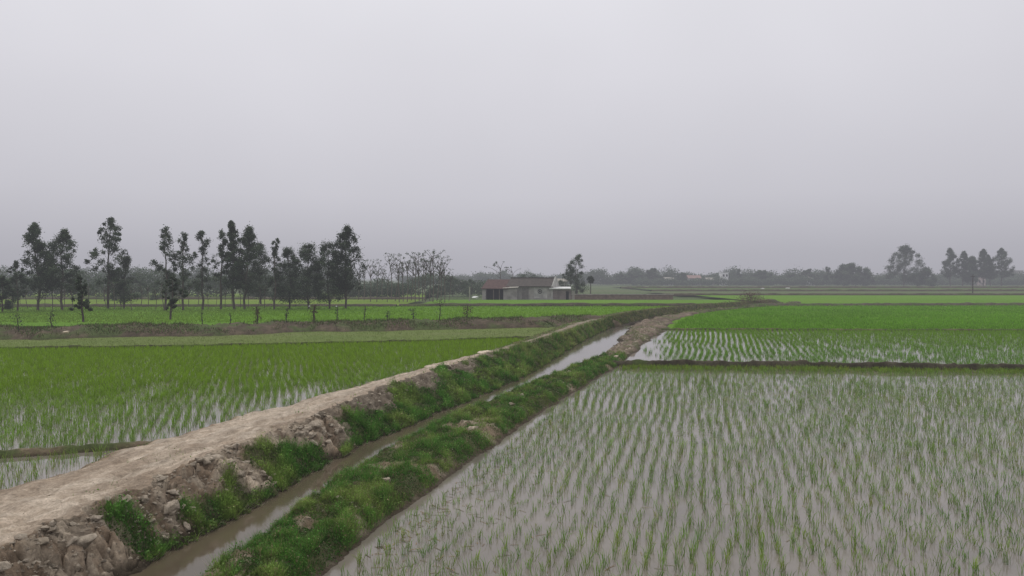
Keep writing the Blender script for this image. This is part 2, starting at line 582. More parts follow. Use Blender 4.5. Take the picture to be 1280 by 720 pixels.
def ground_col(seg, t, x, y, z):
    n1 = fbm(x * 1.1, y * 0.7, 131, 4); n2 = fbm(x * 4, y * 4, 137, 3)
    sh = x.shape + (3,)
    if seg <= 1:
        c = lerp(np.broadcast_to(BROWN, sh), np.broadcast_to(PALE, sh), (0.5 if seg else 0) * t * sstep(.4, .7, n2))
        c = lerp(c, np.broadcast_to(MOSS * 1.2, sh), sstep(.5, .62, n1) * (0.7 if seg else 0.3))
        c = lerp(c, np.broadcast_to(WET, sh), 1 - sstep(0.0, 0.07, z))
        far = sstep(32, 40, y)
        return lerp(c, np.broadcast_to(MOSS * 1.3, sh), far * 0.7)
    if seg == 2:
        st = fbm(t * 26 + n1 * 2, y * .5, 151, 4)
        edge = sstep(0.0, 0.10, t)
        edge = edge * (1 - .5 * sstep(.90, 1.0, t + .16 * (n2 - .5)))
        c = lerp(np.broadcast_to(BROWN * 1.2, sh), np.broadcast_to(PALE, sh), edge * (0.62 + 0.38 * sstep(.35, .6, n2)))
        c = lerp(c, np.broadcast_to(BROWN * 1.1, sh), 0.5 * sstep(.55, .68, n1))
        c = c * (.90 + .26 * sstep(.32, .66, st))[..., None] * (.84 + .34 * fbm(x * 2.3, y * 1.6, 153, 4))[..., None]
        far = sstep(31, 37, y)
        track = np.clip(1.4 * np.exp(-((t - 0.55) / 0.22) ** 2), 0, 1)
        g = lerp(np.broadcast_to(MOSS * 1.3, sh), np.broadcast_to(DRYG, sh), sstep(.35, .65, n1))
        cf = lerp(g, np.broadcast_to(PALE * 0.64, sh), track * (.55 + .7 * n2) * (1 - 0.7 * sstep(54, 70, y)))
        return lerp(c, cf, far)
    if seg == 3:
        hm = herb_mask_left(y, t, x)
        c = lerp(np.broadcast_to(DUG, sh), np.broadcast_to(BROWN, sh), sstep(.4, .65, n2))
        c = lerp(c, np.broadcast_to(DUG * 1.25, sh), sstep(.55, .7, fbm(x * 3, y * 3, 139, 3)) * .6)
        w1, e1 = worley(x * 4.2 + 0.8 * fbm(x * 5, y * 5, 37, 3), y * 4.2, 303); w2, e2 = worley(x * 10.5, y * 10.5, 307)
        c = c * (0.82 + .42 * w1)[..., None] * (0.85 + .3 * w2)[..., None]
        c = lerp(c, np.broadcast_to(np.array([.16, .135, .105]), sh), .75 * sstep(16.5, 19, y))
        c = lerp(c, np.broadcast_to(BROWN * .35, sh), (1 - sstep(0.0, .10, e1)) * .7)
        c = lerp(c, np.broadcast_to(MOSS, sh), hm * 0.8)
        c = lerp(c, np.broadcast_to(DRYG * .8, sh), sstep(34, 46, y) * .5 * sstep(.4, .6, n1))
        c = c * (1 - .35 * sstep(50, 62, y))[..., None]  # shade of the steep bank face past the bend, painted into its colour
        return lerp(c, np.broadcast_to(WET, sh), 1 - sstep(-0.06, 0.10, z))
    if seg == 4:
        return np.broadcast_to(WET, sh).copy()
    hm = herb_mask_right(y, t, x)
    if seg == 6:
        hm = hm * 0
    c = lerp(np.broadcast_to(BROWN * 1.1, sh), np.broadcast_to(DUG, sh), sstep(.45, .65, n2))
    spit = sstep(33.5, 36, y)
    c = lerp(c, MUDR[None, None] * (0.35 + 1.3 * fbm(x * 1.7, y * 1.1, 141, 4))[..., None], spit)
    c = lerp(c, np.broadcast_to(MOSS * 1.3, sh), spit * sstep(.5, .62, n1) * .6)
    c = lerp(c, np.broadcast_to(MOSS, sh), hm * 0.8)
    return lerp(c, np.broadcast_to(WET, sh), 1 - sstep(-0.02, 0.10, z))


cols = np.stack(ground_cols(yrow), 1)            # (nr, 8)
names = [("dirt_path", (0, 1, 2), M_SOIL), ("ditch_bank", (3,), M_BANK), ("ditch_bed", (4,), M_BUND), ("field_bank", (5, 6), M_BANK)]
GRID = {}
for sgi, (nm, cnt) in enumerate(SEGS):
    t = np.linspace(0, 1, cnt + 1)[None, :].repeat(nr, 0)
    Y = yrow[:, None].repeat(cnt + 1, 1)
    X = cols[:, sgi][:, None] * (1 - t) + cols[:, sgi + 1][:, None] * t
    Z = ground_z(sgi, t, X, Y)
    GRID[sgi] = [X, Y, Z, t]
for sgi in range(len(SEGS) - 1):                  # weld neighbouring strips
    m = 0.5 * (GRID[sgi][2][:, -1] + GRID[sgi + 1][2][:, 0])
    GRID[sgi][2][:, -1] = m; GRID[sgi + 1][2][:, 0] = m
    for k in (1, 2):                              # and soften the join
        if GRID[sgi][2].shape[1] > 10 and GRID[sgi + 1][2].shape[1] > 10:
            GRID[sgi][2][:, -1 - k] = 0.5 * GRID[sgi][2][:, -1 - k] + 0.5 * m
            GRID[sgi + 1][2][:, k] = 0.5 * GRID[sgi + 1][2][:, k] + 0.5 * m
for nm, ids, mt in names:
    s = Soup()
    for sgi in ids:
        X, Y, Z, t = GRID[sgi]
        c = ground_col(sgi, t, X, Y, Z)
        w = X.shape[1]
        i = (np.arange(nr - 1)[:, None] * w + np.arange(w - 1)[None, :]).ravel()
        s.add(np.stack([X, Y, Z], -1).reshape(-1, 3), np.stack([i, i + 1, i + w + 1, i + w], 1), None, c.reshape(-1, 3))
    o = put(nm, s.mesh(nm, (mt,), True))
    tag(o, {"dirt_path": "pale dirt path on its raised embankment between paddy and ditch", "ditch_bank": "dug earth slope from the path down to the ditch",
            "ditch_bed": "muddy bed under the ditch water", "field_bank": "low earth bank between the ditch and the flooded paddies"}[nm], kind="structure")


def surf(seg, y, t):
    """point on the built ground"""
    X, Y, Z, _ = GRID[seg]
    r = np.clip(np.interp(y, yrow, np.arange(nr)), 0, nr - 1.001)
    c = np.clip(t * (X.shape[1] - 1), 0, X.shape[1] - 1.001)
    r0 = r.astype(int); c0 = c.astype(int); fr = r - r0; fc = c - c0

    def g(A):
        return (A[r0, c0] * (1 - fr) + A[r0 + 1, c0] * fr) * (1 - fc) + (A[r0, c0 + 1] * (1 - fr) + A[r0 + 1, c0 + 1] * fr) * fc
    return np.stack([g(X), y, g(Z)], 1)


# ------------------------------------------------------------------ ground and water sheets
def sheet(name, pts, z, mat, label=None, kind="structure"):
    """flat polygon as a triangle-safe ngon"""
    me = bpy.data.meshes.new(name)
    me.from_pydata([(p[0], p[1], z) for p in pts], [], [list(range(len(pts)))])
    me.materials.append(mat); me.update()
    if me.polygons[0].normal.z < 0:
        me.flip_normals()
    return tag(put(name, me), label, None, None, kind)


S = Soup()
S.add([(-5000, -400, -0.45), (5000, -400, -0.45), (5000, 7000, -0.45), (-5000, 7000, -0.45)], [(0, 1, 2, 3)])
tag(put("ground", S.mesh("ground", (M_GROUND,))), "flat farmland reaching the hazy horizon", kind="structure")

yy = np.linspace(3, 112, 90)
# ditch water
yw = np.linspace(3, 60, 60)
E = [(ln("E", y) - 0.4, y) for y in yw]; Fx = [(ln("F", y) + 0.35, y) for y in yw[::-1]]
sheet("ditch_water", E + Fx, -0.10, M_DITCH, "brown water standing in the irrigation ditch")


def strip_line(px_list, z=0.0):
    return np.array([at(px, py, z) for px, py in px_list])


def extend(L, left=None, right=None):
    L = [tuple(p) for p in L]
    if left is not None:
        (x0, y0), (x1, y1) = L[0], L[1]
        L = [(left, y0 + (y1 - y0) / (x1 - x0) * (left - x0))] + L
    if right is not None:
        (x0, y0), (x1, y1) = L[-2], L[-1]
        L = L + [(right, y1 + (y1 - y0) / (x1 - x0) * (right - x1))]
    return np.array(L)


# boundary lines in plan
BR1 = extend(strip_line([(775, 457.5), (900, 459), (1000, 459.5), (1130, 461.5), (1280, 463)]), None, 34)
BR2 = extend(strip_line([(836, 412.5), (1000, 413), (1280, 414)]), None, 52)
BR3 = extend(strip_line([(935, 383), (1000, 382.5), (1280, 381.5)]), None, 110)
BL0 = extend(strip_line([(0, 570), (70, 567), (140, 561)]), -22, None)
BL1 = extend(strip_line([(0, 437.5), (250, 434), (530, 427.5), (625, 424)]), -44, None)
DYB = extend(strip_line([(0, 425), (230, 420), (400, 414.5), (600, 411.5), (690, 409)]), -52, None)


def yline(L, x):
    return np.interp(x, L[:, 0], L[:, 1])


def poly_right(y0, L, xr, lo_from=None):
    """paddy right of the ditch between y0 (or a line) and line L"""
    ya = y0 if lo_from is None else None
    left_top = None
    ys_ = np.linspace(3, 112, 500)
    xs_ = ln("H", ys_)
    top_y = [y for y, x in zip(ys_, xs_) if y <= yline(L, max(x, L[0, 0]))]
    bot_y = [y for y, x in zip(ys_, xs_) if lo_from is None or y >= yline(lo_from, max(x, lo_from[0, 0]))]
    yl0 = max(y0, bot_y[0]); yl1 = top_y[-1]
    left = [(ln("H", y) - 0.15, y) for y in np.linspace(yl0, yl1, 30)]
    top = [(x, y) for x, y in L if x > left[-1][0] + 0.2]
    if lo_from is None:
        bot = [(xr, y0)]
    else:
        bot = [(x, y) for x, y in lo_from[::-1] if x > left[0][0] + 0.2]
    return left + top + bot


P_R1 = poly_right(3.0, BR1, 34)
P_R2 = poly_right(20, BR2, 52, BR1)
P_R3 = poly_right(40, BR3, 110, BR2)
sheet("paddy_water", P_R1, 0.0, M_WATER, "still muddy water of the nearest flooded paddy")
sheet("paddy_water", P_R2, 0.004, M_WATER, "still water of the second paddy beyond the low bund")


def poly_left(lo, hi, y0=None):
    if lo is None:
        bot = [(-30, y0), (ln("A", y0) + 0.15, y0)]
        yb = y0
    else:
        bot = [tuple(p) for p in lo if p[0] < ln("A", p[1]) - 0.3]
        yb = bot[-1][1]
    top = [tuple(p) for p in hi[::-1] if p[0] < ln("A", p[1]) - 0.3]
    yt = top[0][1]
    right = [(ln("A", y) + 0.15, y) for y in np.linspace(yb, yt + 0.3, 25)]
    return bot + right + top


P_L0 = poly_left(None, BL0, 3.0)
P_L1 = poly_left(BL0, BL1)
P_L2 = poly_left(BL1, DYB)
sheet("paddy_water", P_L0, 0.0, M_WATER, "corner of flooded paddy left of the path, nearest the viewer")
sheet("paddy_water", P_L1, 0.004, M_WATER, "water of the wide flooded paddy left of the path")

M_LUSH = field_mat("lush_rice_ground", (0.10, 0.22, 0.010), (0.115, 0.24, 0.012), (0.135, 0.245, 0.016), 0.05, 0.12)
M_PALE = field_mat("pale_rice_ground", (0.13, 0.185, 0.045), (0.155, 0.20, 0.055), (0.175, 0.195, 0.075), 0.08, 0.25)
M_DULL = field_mat("dull_field_ground", (0.085, 0.12, 0.045), (0.11, 0.145, 0.055), (0.14, 0.145, 0.08), 0.02, 0.12)
M_YEL = field_mat("yellow_green_ground", (0.13, 0.22, 0.018), (0.15, 0.235, 0.022), (0.18, 0.23, 0.035), 0.03, 0.15)
sheet("rice_field", P_R3, 0.008, M_LUSH, "lush green rice field right of the ditch bend")
sheet("rice_field", P_L2, 0.006, M_PALE, "pale green strip of young rice below the dyke")
# beyond the dyke: field left of the path up to the tree belt
xl = [-140, 25]
ya = [52, 60, 68, 78, 90, 104]
P_L3 = [(-140, 56), (1.5, 58)] + [(ln("A", y) + 0.2, y) for y in (60, 66, 74, 84, 95)] + [(22, 97), (-10, 97), (-60, 94), (-140, 92)]
sheet("rice_field", P_L3, 0.002, M_LUSH, "bright green rice field between the dyke and the farmhouse")
# fields farther away
def far_field(x0, x1, y0, y1, mat, label, z=0.0):
    o = sheet("rice_field", [(x0, y0), (x1, y0), (x1, y1), (x0, y1)], z, mat, label)
    return o
far_field(36, 320, 108, 158, M_LUSH, "green rice field beyond the brown bund on the right", 0.004)
far_field(-12, 34.5, 101, 126, M_LUSH, "green rice field in front of the farmhouse and brick wall", 0.004)
far_field(-160, -14, 100, 128, M_YEL, "dull green plots under the tree belt", 0.004)
far_field(34, 330, 162, 205, M_DULL, "dull grey green far plot, first strip", 0.0)
M_MID = field_mat("mid_field_ground", (0.075, 0.125, 0.030), (0.095, 0.15, 0.035), (0.115, 0.155, 0.05), 0.02, 0.12)
far_field(40, 420, 210, 262, M_MID, "mid green far plot, second strip", 0.0)
far_field(40, 520, 268, 330, M_DULL, "hazy far plot, third strip", 0.0)
far_field(-200, -16, 132, 175, M_YEL, "bright strip of rice seen between the left trunks", 0.0)


# ------------------------------------------------------------------ bunds
def ribbon(name, L, width, height, label, base=BROWN, green=0.0, step=0.12, z0=-0.12, cat="bund", topgreen=None, mat=None, prof=1.0):
    L = np.asarray(L, float)
    d = np.r_[0, np.cumsum(np.linalg.norm(np.diff(L, axis=0), axis=1))]
    n = max(8, int(d[-1] / step))
    s = np.linspace(0, d[-1], n)
    x = np.interp(s, d, L[:, 0]); y = np.interp(s, d, L[:, 1])
    tx = np.gradient(x); ty = np.gradient(y); q = np.hypot(tx, ty); tx /= q; ty /= q
    k = 15
    u = np.linspace(-1, 1, k)[None, :].repeat(n, 0)
    amp = 0.75 + 0.5 * fbm(s * 0.7, s * 0, 201, 4)[:, None]
    wid = width * (0.85 + 0.3 * fbm(s * 0.5, s * 0 + 9, 205, 4)[:, None])
    sd_ = (fbm(s * 0.35, s * 0 + 4, 207, 4)[:, None] - 0.5) * width * 0.6
    X = x[:, None] - ty[:, None] * (u * wid * 0.5 + sd_); Y = y[:, None] + tx[:, None] * (u * wid * 0.5 + sd_)
    Z = z0 + (height * amp - z0) * np.clip(1 - np.abs(u) ** 2.2, 0, 1) ** prof
    Z = Z + (fbm(X * 5, Y * 5, 211, 3) - .5) * height * 0.55 * (1 - u ** 2)
    sh = X.shape + (3,)
    c = lerp(np.broadcast_to(base, sh), np.broadcast_to(base * 1.5, sh), sstep(.45, .7, fbm(X * 3, Y * 3, 213, 3)))
    if green:
        c = lerp(c, np.broadcast_to(MOSS * 1.2, sh), sstep(1 - green - .1, 1 - green + .1, fbm(X * .8, Y * .8, 217, 4)))
    c = lerp(c, np.broadcast_to(WET, sh), (1 - sstep(0.01, 0.07, Z)) * 0.85)
    S = Soup()
    i = (np.arange(n - 1)[:, None] * k + np.arange(k - 1)[None, :]).ravel()
    S.add(np.stack([X, Y, Z], -1).reshape(-1, 3), np.stack([i, i + 1, i + k + 1, i + k], 1), None, c.reshape(-1, 3))
    o = put(name, S.mesh(name, (mat or M_BUND,), True))
    tag(o, label, None, None, "structure")
    return X, Y, Z


DARKB = np.array([0.062, 0.054, 0.036])
ribbon("paddy_bund", np.vstack([[(4.0, BR1[0, 1] + .1)], BR1]), 0.46, 0.25, "dark muddy bund between the two nearest right paddies", DARKB, 0.35)
ribbon("paddy_bund", np.vstack([[(10.0, BR2[0, 1] + .1)], BR2]), 0.5, 0.13, "thin brown bund in front of the lush right field", BROWN * .55, 0.6)
ribbon("paddy_bund", np.vstack([[(29.5, BR3[0, 1])], BR3]), 2.4, 0.32, "broad brown bund behind the lush right field", np.array([.080, .066, .048]), 0.5, 0.3)
bl0 = np.vstack([BL0, [(-7.0, BL0[-1, 1] + 0.3)]])
ribbon("paddy_bund", bl0, 0.62, 0.13, "wide mud bund across the paddy left of the path", np.array([.15, .115, .075]), 0.4, 0.05)
ribbon("paddy_bund", np.vstack([BL1, [(1.0, BL1[-1, 1] + .4)]]), 0.34, 0.14, "thin dark bund behind the wide left paddy", DARKB * .8, 0.4)
# far bunds, the thin dark lines between distant plots
for (x0, x1, y0, w, h, lab) in [(30, 330, 160, 1.6, 0.35, "thin dark bund behind the far right rice field"), (36, 420, 207, 2.0, 0.45, "second thin dark bund among the far plots"),
                              (36, 520, 265, 2.4, 0.6, "third and farthest bund among the far right plots"), (-200, -14, 130, 2.0, 0.35, "dark bund under the left tree belt"),
                              (-14, 33, 99.2, 1.2, 0.3, "brown grassy bund across the fields in front of the farmhouse"), (-140, -14, 96.5, 1.6, 0.3, "low earth track in front of the left tree belt")]:
    ribbon("field_bund", np.array([(x0, y0), (0.5 * (x0 + x1), y0 + 0.6), (x1, y0 + 0.3)]), w, h, lab, DARKB * 1.2, 0.4, 0.8)

# the dyke on the left, with saplings on its crest
DYC = DYB.copy(); DYC[:, 1] += 3.2
DYC = np.vstack([DYC[:-1], [(1.5, 60.0), (6.5, 62.0)]])
dX, dY, dZ = ribbon("earth_dyke", DYC, 6.4, 0.52, "long brown earth dyke crossing behind the left paddies", np.array([.088, .068, .046]), 0.45, 0.2, -0.1, prof=0.8)


def dyke_z(x, y):
    i = np.argmin((dX - x) ** 2 + (dY - y) ** 2)
    return float(dZ.ravel()[i])


# ------------------------------------------------------------------ rice
def inside(poly, x, y):
    poly = np.asarray(poly)
    res = np.zeros(len(x), bool)
    j = len(poly) - 1
    for i in range(len(poly)):
        xi, yi = poly[i]; xj, yj = poly[j]
        c = ((yi > y) != (yj > y)) & (x < (xj - xi) * (y - yi) / (yj - yi + 1e-12) + xi)
        res ^= c
        j = i
    return res


def hills(poly, sp_row, sp_plant, ang, xr, yr, jit, seed, wob=0.25):
    """hand-planted rows: positions of rice hills inside a paddy"""
    ca, sa = math.cos(ang), math.sin(ang)
    Lm = 160
    u = np.arange(-Lm, Lm, sp_row); v = np.arange(-Lm, Lm, sp_plant)
    # rotate grid (u across, v along)
    cx, cy = 0.5 * (xr[0] + xr[1]), 0.5 * (yr[0] + yr[1])
    rad = 0.5 * math.hypot(xr[1] - xr[0], yr[1] - yr[0])
    u = np.arange(-rad, rad, sp_row); v = np.arange(-rad, rad, sp_plant)
    U, Vv = np.meshgrid(u, v)
    U = U.ravel(); Vv = Vv.ravel()
    U = U + wob * (fbm(U * .35 + 50, Vv * .22, seed, 3) - .5) * 2 + RNG.normal(0, jit, len(U))
    Vv = Vv + RNG.normal(0, jit * 1.4, len(U))
    x = cx + U * ca + Vv * sa; y = cy - U * sa + Vv * ca
    k = (x > xr[0]) & (x < xr[1]) & (y > yr[0]) & (y < yr[1])
    x, y = x[k], y[k]
    k = inside(poly, x, y)
    return x[k], y[k]


def rice_mesh(x, y, nb, hgt, wid, col, z=0.0, two=True, spread=0.035, lean=(0.1, 0.6), hvar=0.25):
    n = len(x)
    rep = np.repeat(np.arange(n), nb)
    m = len(rep)
    P = np.stack([x[rep] + RNG.normal(0, spread, m), y[rep] + RNG.normal(0, spread, m), np.full(m, z - 0.02)], 1)
    hh = np.broadcast_to(np.asarray(hgt, float), (n,)) * (1 + RNG.uniform(-hvar, hvar, n))
    h = hh[rep] * RNG.uniform(0.6, 1.1, m)
    c = np.asarray(col, float)
    if c.ndim == 1:
        c = vary(c, n, 0.22, 0.14)
    c = c[rep] * RNG.uniform(0.8, 1.2, m)[:, None]
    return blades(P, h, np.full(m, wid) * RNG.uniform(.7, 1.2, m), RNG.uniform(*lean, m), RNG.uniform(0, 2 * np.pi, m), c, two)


RICE = np.array([0.180, 0.305, 0.050]); RICE_G = np.array([0.125, 0.270, 0.040]); LUSH = np.array([0.135, 0.300, 0.014])

# nearest paddy: individual seedlings in front, the rest one mass
x, y = hills(P_R1, 0.225, 0.145, R(13.5), (-3, 33), (3.5, 32.5), 0.022, 301, 0.30)
x = x + RNG.normal(0, 1, len(x)) * .055 * sstep(2, 9, x + 2 * fbm(x * .2, y * .2, 303, 2)); y = y + RNG.normal(0, .05, len(x)) * sstep(2, 9, x)
keep = (x > ln("H", y) + 0.22) & (y < yline(BR1, x) - 0.28) & (x < 0.75 * y + 6)
dens = fbm(x * .25, y * .25, 307, 3)
keep &= RNG.uniform(size=len(x)) > 0.05 + 0.22 * sstep(.58, .7, dens)
x, y = x[keep], y[keep]
# which show largest: inside the frame and nearest
px = 640 + F * x / y; py = 347 + F * H / y
inframe = (px > 5) & (px < 1275) & (py < 716)
order = np.argsort(np.where(inframe, y, 1e9))[:290]
own = np.zeros(len(x), bool); own[order] = True
vigor = 0.55 + 0.9 * fbm(x * .8, y * .8, 311, 3)
gcol = lerp(np.broadcast_to(RICE, (len(x), 3)), np.broadcast_to(RICE_G, (len(x), 3)), sstep(.5, .75, fbm(x * 1.3, y * 1.3, 313, 2)) * .7)
yel = RNG.uniform(size=len(x)) < .10
gcol = np.where(yel[:, None], gcol * np.array([1.35, .92, .9]), gcol)
gcol = gcol * (0.7 + 0.5 * RNG.uniform(size=len(x)))[:, None]
# fringe of thicker rice under the bund
fr = sstep(1.9, 0.5, yline(BR1, x) - y)
S = Soup()
a = ~own
nb = 7
hh = 0.215 * vigor[a]
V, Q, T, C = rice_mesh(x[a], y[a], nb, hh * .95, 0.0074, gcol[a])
S.add(V, Q, T, C)
ex = fr > 0.35
xe = np.repeat(x[ex], 3) + RNG.normal(0, .08, ex.sum() * 3); ye = np.repeat(y[ex], 3) + RNG.normal(0, .08, ex.sum() * 3)
ok = ye < yline(BR1, xe) - 0.15
V, Q, T, C = rice_mesh(xe[ok], ye[ok], 4, 0.19, 0.010, np.array([.16, .26, .025]))
S.add(V, Q, T, C)
tag(put("rice_crop", S.mesh("rice_crop", (M_RICE,))), "rows of young rice standing in the nearest flooded paddy", "rice", None, "stuff")
seed_meshes = []
for k in range(14):
    n_ = 7 + k % 3
    V, Q, T, C = rice_mesh(np.zeros(1), np.zeros(1), n_, 0.215, 0.0075, vary(RICE * (0.8 + 0.03 * k) if k % 4 else RICE_G, 1, .1, .1), spread=0.022, hvar=.1)
    S = Soup(); S.add(V, Q, T, C)
    seed_meshes.append(S.mesh("rice_seedling", (M_RICE,)))
for j, i in enumerate(order):
    o = put("rice_seedling", seed_meshes[int(RNG.integers(14))], None, (x[i], y[i], 0.0), RNG.uniform(0, 6.28), (1, 1, float(vigor[i])))
    tag(o, "thin young rice seedling in the muddy water at the near edge of the right paddy", "rice plant", "rice seedlings nearest the viewer in the right paddy")

# floating bits of straw and leaf on the still water
n = 900
y_ = 6.5 * (30 / 6.5) ** RNG.uniform(0, 1, n); x_ = ln("H", y_) + .25 + RNG.exponential(1.0, n) * (.5 + 3 * (RNG.uniform(size=n) < .3))
k = (y_ < yline(BR1, x_) - .3)
P_ = np.stack([x_, y_, np.full(n, .004)], 1)[k]; n = len(P_)
a_ = RNG.uniform(0, 6.28, n); l_ = RNG.uniform(.02, .09, n); d_ = np.stack([np.cos(a_) * l_, np.sin(a_) * l_, 0 * a_], 1); w_ = np.stack([-np.sin(a_), np.cos(a_), 0 * a_], 1) * .006
V = np.stack([P_ - d_ - w_, P_ + d_ - w_, P_ + d_ + w_, P_ - d_ + w_], 1).reshape(-1, 3)
S = Soup(); S.add(V, np.arange(n)[:, None] * 4 + np.array([[0, 1, 2, 3]]), None, np.repeat(vary((.22, .18, .10), n, .4), 4, 0))
tag(put("debris", S.mesh("debris", (M_GRASS,))), "bits of straw floating on the near paddy water", "debris", None, "stuff")

# left near corner
x, y = hills(P_L0, 0.19, 0.19, R(-8), (-22, -7), (6, 16), 0.03, 321)
k = (x < ln("A", y) - 0.2) & (y < yline(BL0, x) - 0.4)
V, Q, T, C = rice_mesh(x[k], y[k], 6, 0.22, 0.0085, RICE * .95)
S = Soup(); S.add(V, Q, T, C)
tag(put("rice_crop", S.mesh("rice_crop", (M_RICE,))), "young rice in the small flooded corner left of the path", "rice", None, "stuff")

# wide left paddy: denser, greener to the back
x, y = hills(P_L1, 0.23, 0.13, R(-17), (-40, 3), (14, 46), 0.026, 331, 0.2)
k = (x < ln("A", y) - 0.22) & (y < yline(BL1, x) - 0.2) & (x > -0.72 * y - 6) & (y > yline(BL0, x) + 0.35)
x, y = x[k], y[k]
g = sstep(17, 29, y + 6 * (fbm(x * .18, y * .1, 337, 3) - .5) + 0.0 * x)
g = np.clip(g * 1.0 - 0.45 * sstep(-8, -2, x) * sstep(36, 28, y), 0, 1)
c = lerp(np.broadcast_to(RICE * [.95, 1.0, .8], (len(x), 3)), np.broadcast_to(LUSH * [1.35, 1.05, 1.0], (len(x), 3)), g)
c *= RNG.uniform(.8, 1.2, len(x))[:, None]
stk = vnoise(x * 2.6, y * .16 + 7, 339)
thin = RNG.uniform(size=len(x)) > 0.04 + .42 * sstep(.58, .70, stk) * sstep(36, 24, y) + .12 * sstep(.5, .7, fbm(x * .3, y * .12, 345, 2))
x, y, c, g = x[thin], y[thin], c[thin], g[thin]
S = Soup()
nearm = y < 27
V, Q, T, C = rice_mesh(x[nearm], y[nearm], 8, 0.25 + .06 * g[nearm], 0.0095, c[nearm]); S.add(V, Q, T, C)
V, Q, T, C = rice_mesh(x[~nearm], y[~nearm], 6, 0.27, 0.016, c[~nearm], two=False); S.add(V, Q, T, C)
mm = (g > 0.5) & (RNG.uniform(size=len(g)) < .85)
V, Q, T, C = rice_mesh(x[mm] + RNG.normal(0, .07, mm.sum()), y[mm] + RNG.normal(0, .07, mm.sum()), 5, 0.27, 0.014, c[mm], two=False); S.add(V, Q, T, C)
tag(put("rice_crop", S.mesh("rice_crop", (M_RICE,))), "thick young rice filling the wide flooded paddy left of the path", "rice", None, "stuff")

# second right paddy
x, y = hills(P_R2, 0.28, 0.21, R(14), (4, 50), (29, 54), 0.028, 341, 0.22)
k = (x > ln("H", y) + 0.3 + 0.8 * RNG.uniform(size=len(x)) ** 3) & (y < yline(BR2, x) - 0.3) & (y > yline(BR1, x) + 0.3) & (x < 0.72 * y + 6)
x, y = x[k], y[k]
g = sstep(33, 46, y) * .7 + .3
c = lerp(np.broadcast_to(RICE * [.7, .95, .7], (len(x), 3)), np.broadcast_to(LUSH * [1.1, 1.0, 1.0], (len(x), 3)), g) * RNG.uniform(.8, 1.2, len(x))[:, None]
gap = RNG.uniform(size=len(x)) > .6 * sstep(.56, .68, vnoise(x * 3.4, y * .5, 347)) * sstep(51, 44, y) + 0.18 * (1 - g) + 0.35 * sstep(2.5, .5, x - ln("H", y))
x, y, c = x[gap], y[gap], c[gap]
V, Q, T, C = rice_mesh(x, y, 9, 0.25, 0.018, c, two=False, spread=.034)
S = Soup(); S.add(V, Q, T, C)
tag(put("rice_crop", S.mesh("rice_crop", (M_RICE,))), "green rice rows with glints of water in the second right paddy", "rice", None, "stuff")


def turf(poly, xr, yr, n, h, w, col, label, z, yellow=False, cond=None):
    x = RNG.uniform(*xr, n); y = yr[0] * (yr[1] / yr[0]) ** RNG.uniform(0, 1, n)
    k = inside(poly, x, y)
    if cond is not None:
        k &= cond(x, y)
    x, y = x[k], y[k]
    c = np.asarray(col)[None, :] * (0.78 + 0.44 * fbm(x * .12, y * .2, 351, 4))[:, None]
    c = c * RNG.uniform(.85, 1.15, len(x))[:, None]
    if yellow:
        c = lerp(c, np.broadcast_to(np.array([.17, .26, .035]), c.shape), sstep(-18, -34, x) * .8)
    V, Q, T, C = rice_mesh(x, y, 3, h, w, c, z, two=False, spread=.08)
    S = Soup(); S.add(V, Q, T, C)
    return tag(put("rice_crop", S.mesh("rice_crop", (M_RICE,))), label, "rice", None, "stuff")


turf(P_R3, (10, 85), (50, 98), 60000, 0.26, 0.045, LUSH * 1.05, "lush unbroken green rice in the field beyond the thin brown bund", 0.0, cond=lambda x, y: (x > ln("H", y) + .4) & (x < .72 * y + 8) & (y > yline(BR2, x) + .4) & (y < yline(BR3, x) - 1))
turf(P_L2, (-48, 3), (38, 58), 24000, 0.12, 0.022, np.array([.18, .24, .06]), "short pale rice on the strip below the dyke", 0.0, cond=lambda x, y: (x < ln("A", y) - .2) & (y > yline(BL1, x) + .3) & (y < yline(DYB, x) + .2))
turf(P_L3, (-75, 22), (62, 97), 26000, 0.24, 0.05, LUSH * [1.25, 1.05, 1], "bright green rice in the field behind the dyke", 0.0, True)

# ------------------------------------------------------------------ herbs and grass on the banks
HERB = np.array([0.070, 0.170, 0.026]); HERB2 = np.array([0.165, 0.240, 0.052]); DRY = np.array([0.20, 0.165, 0.085])


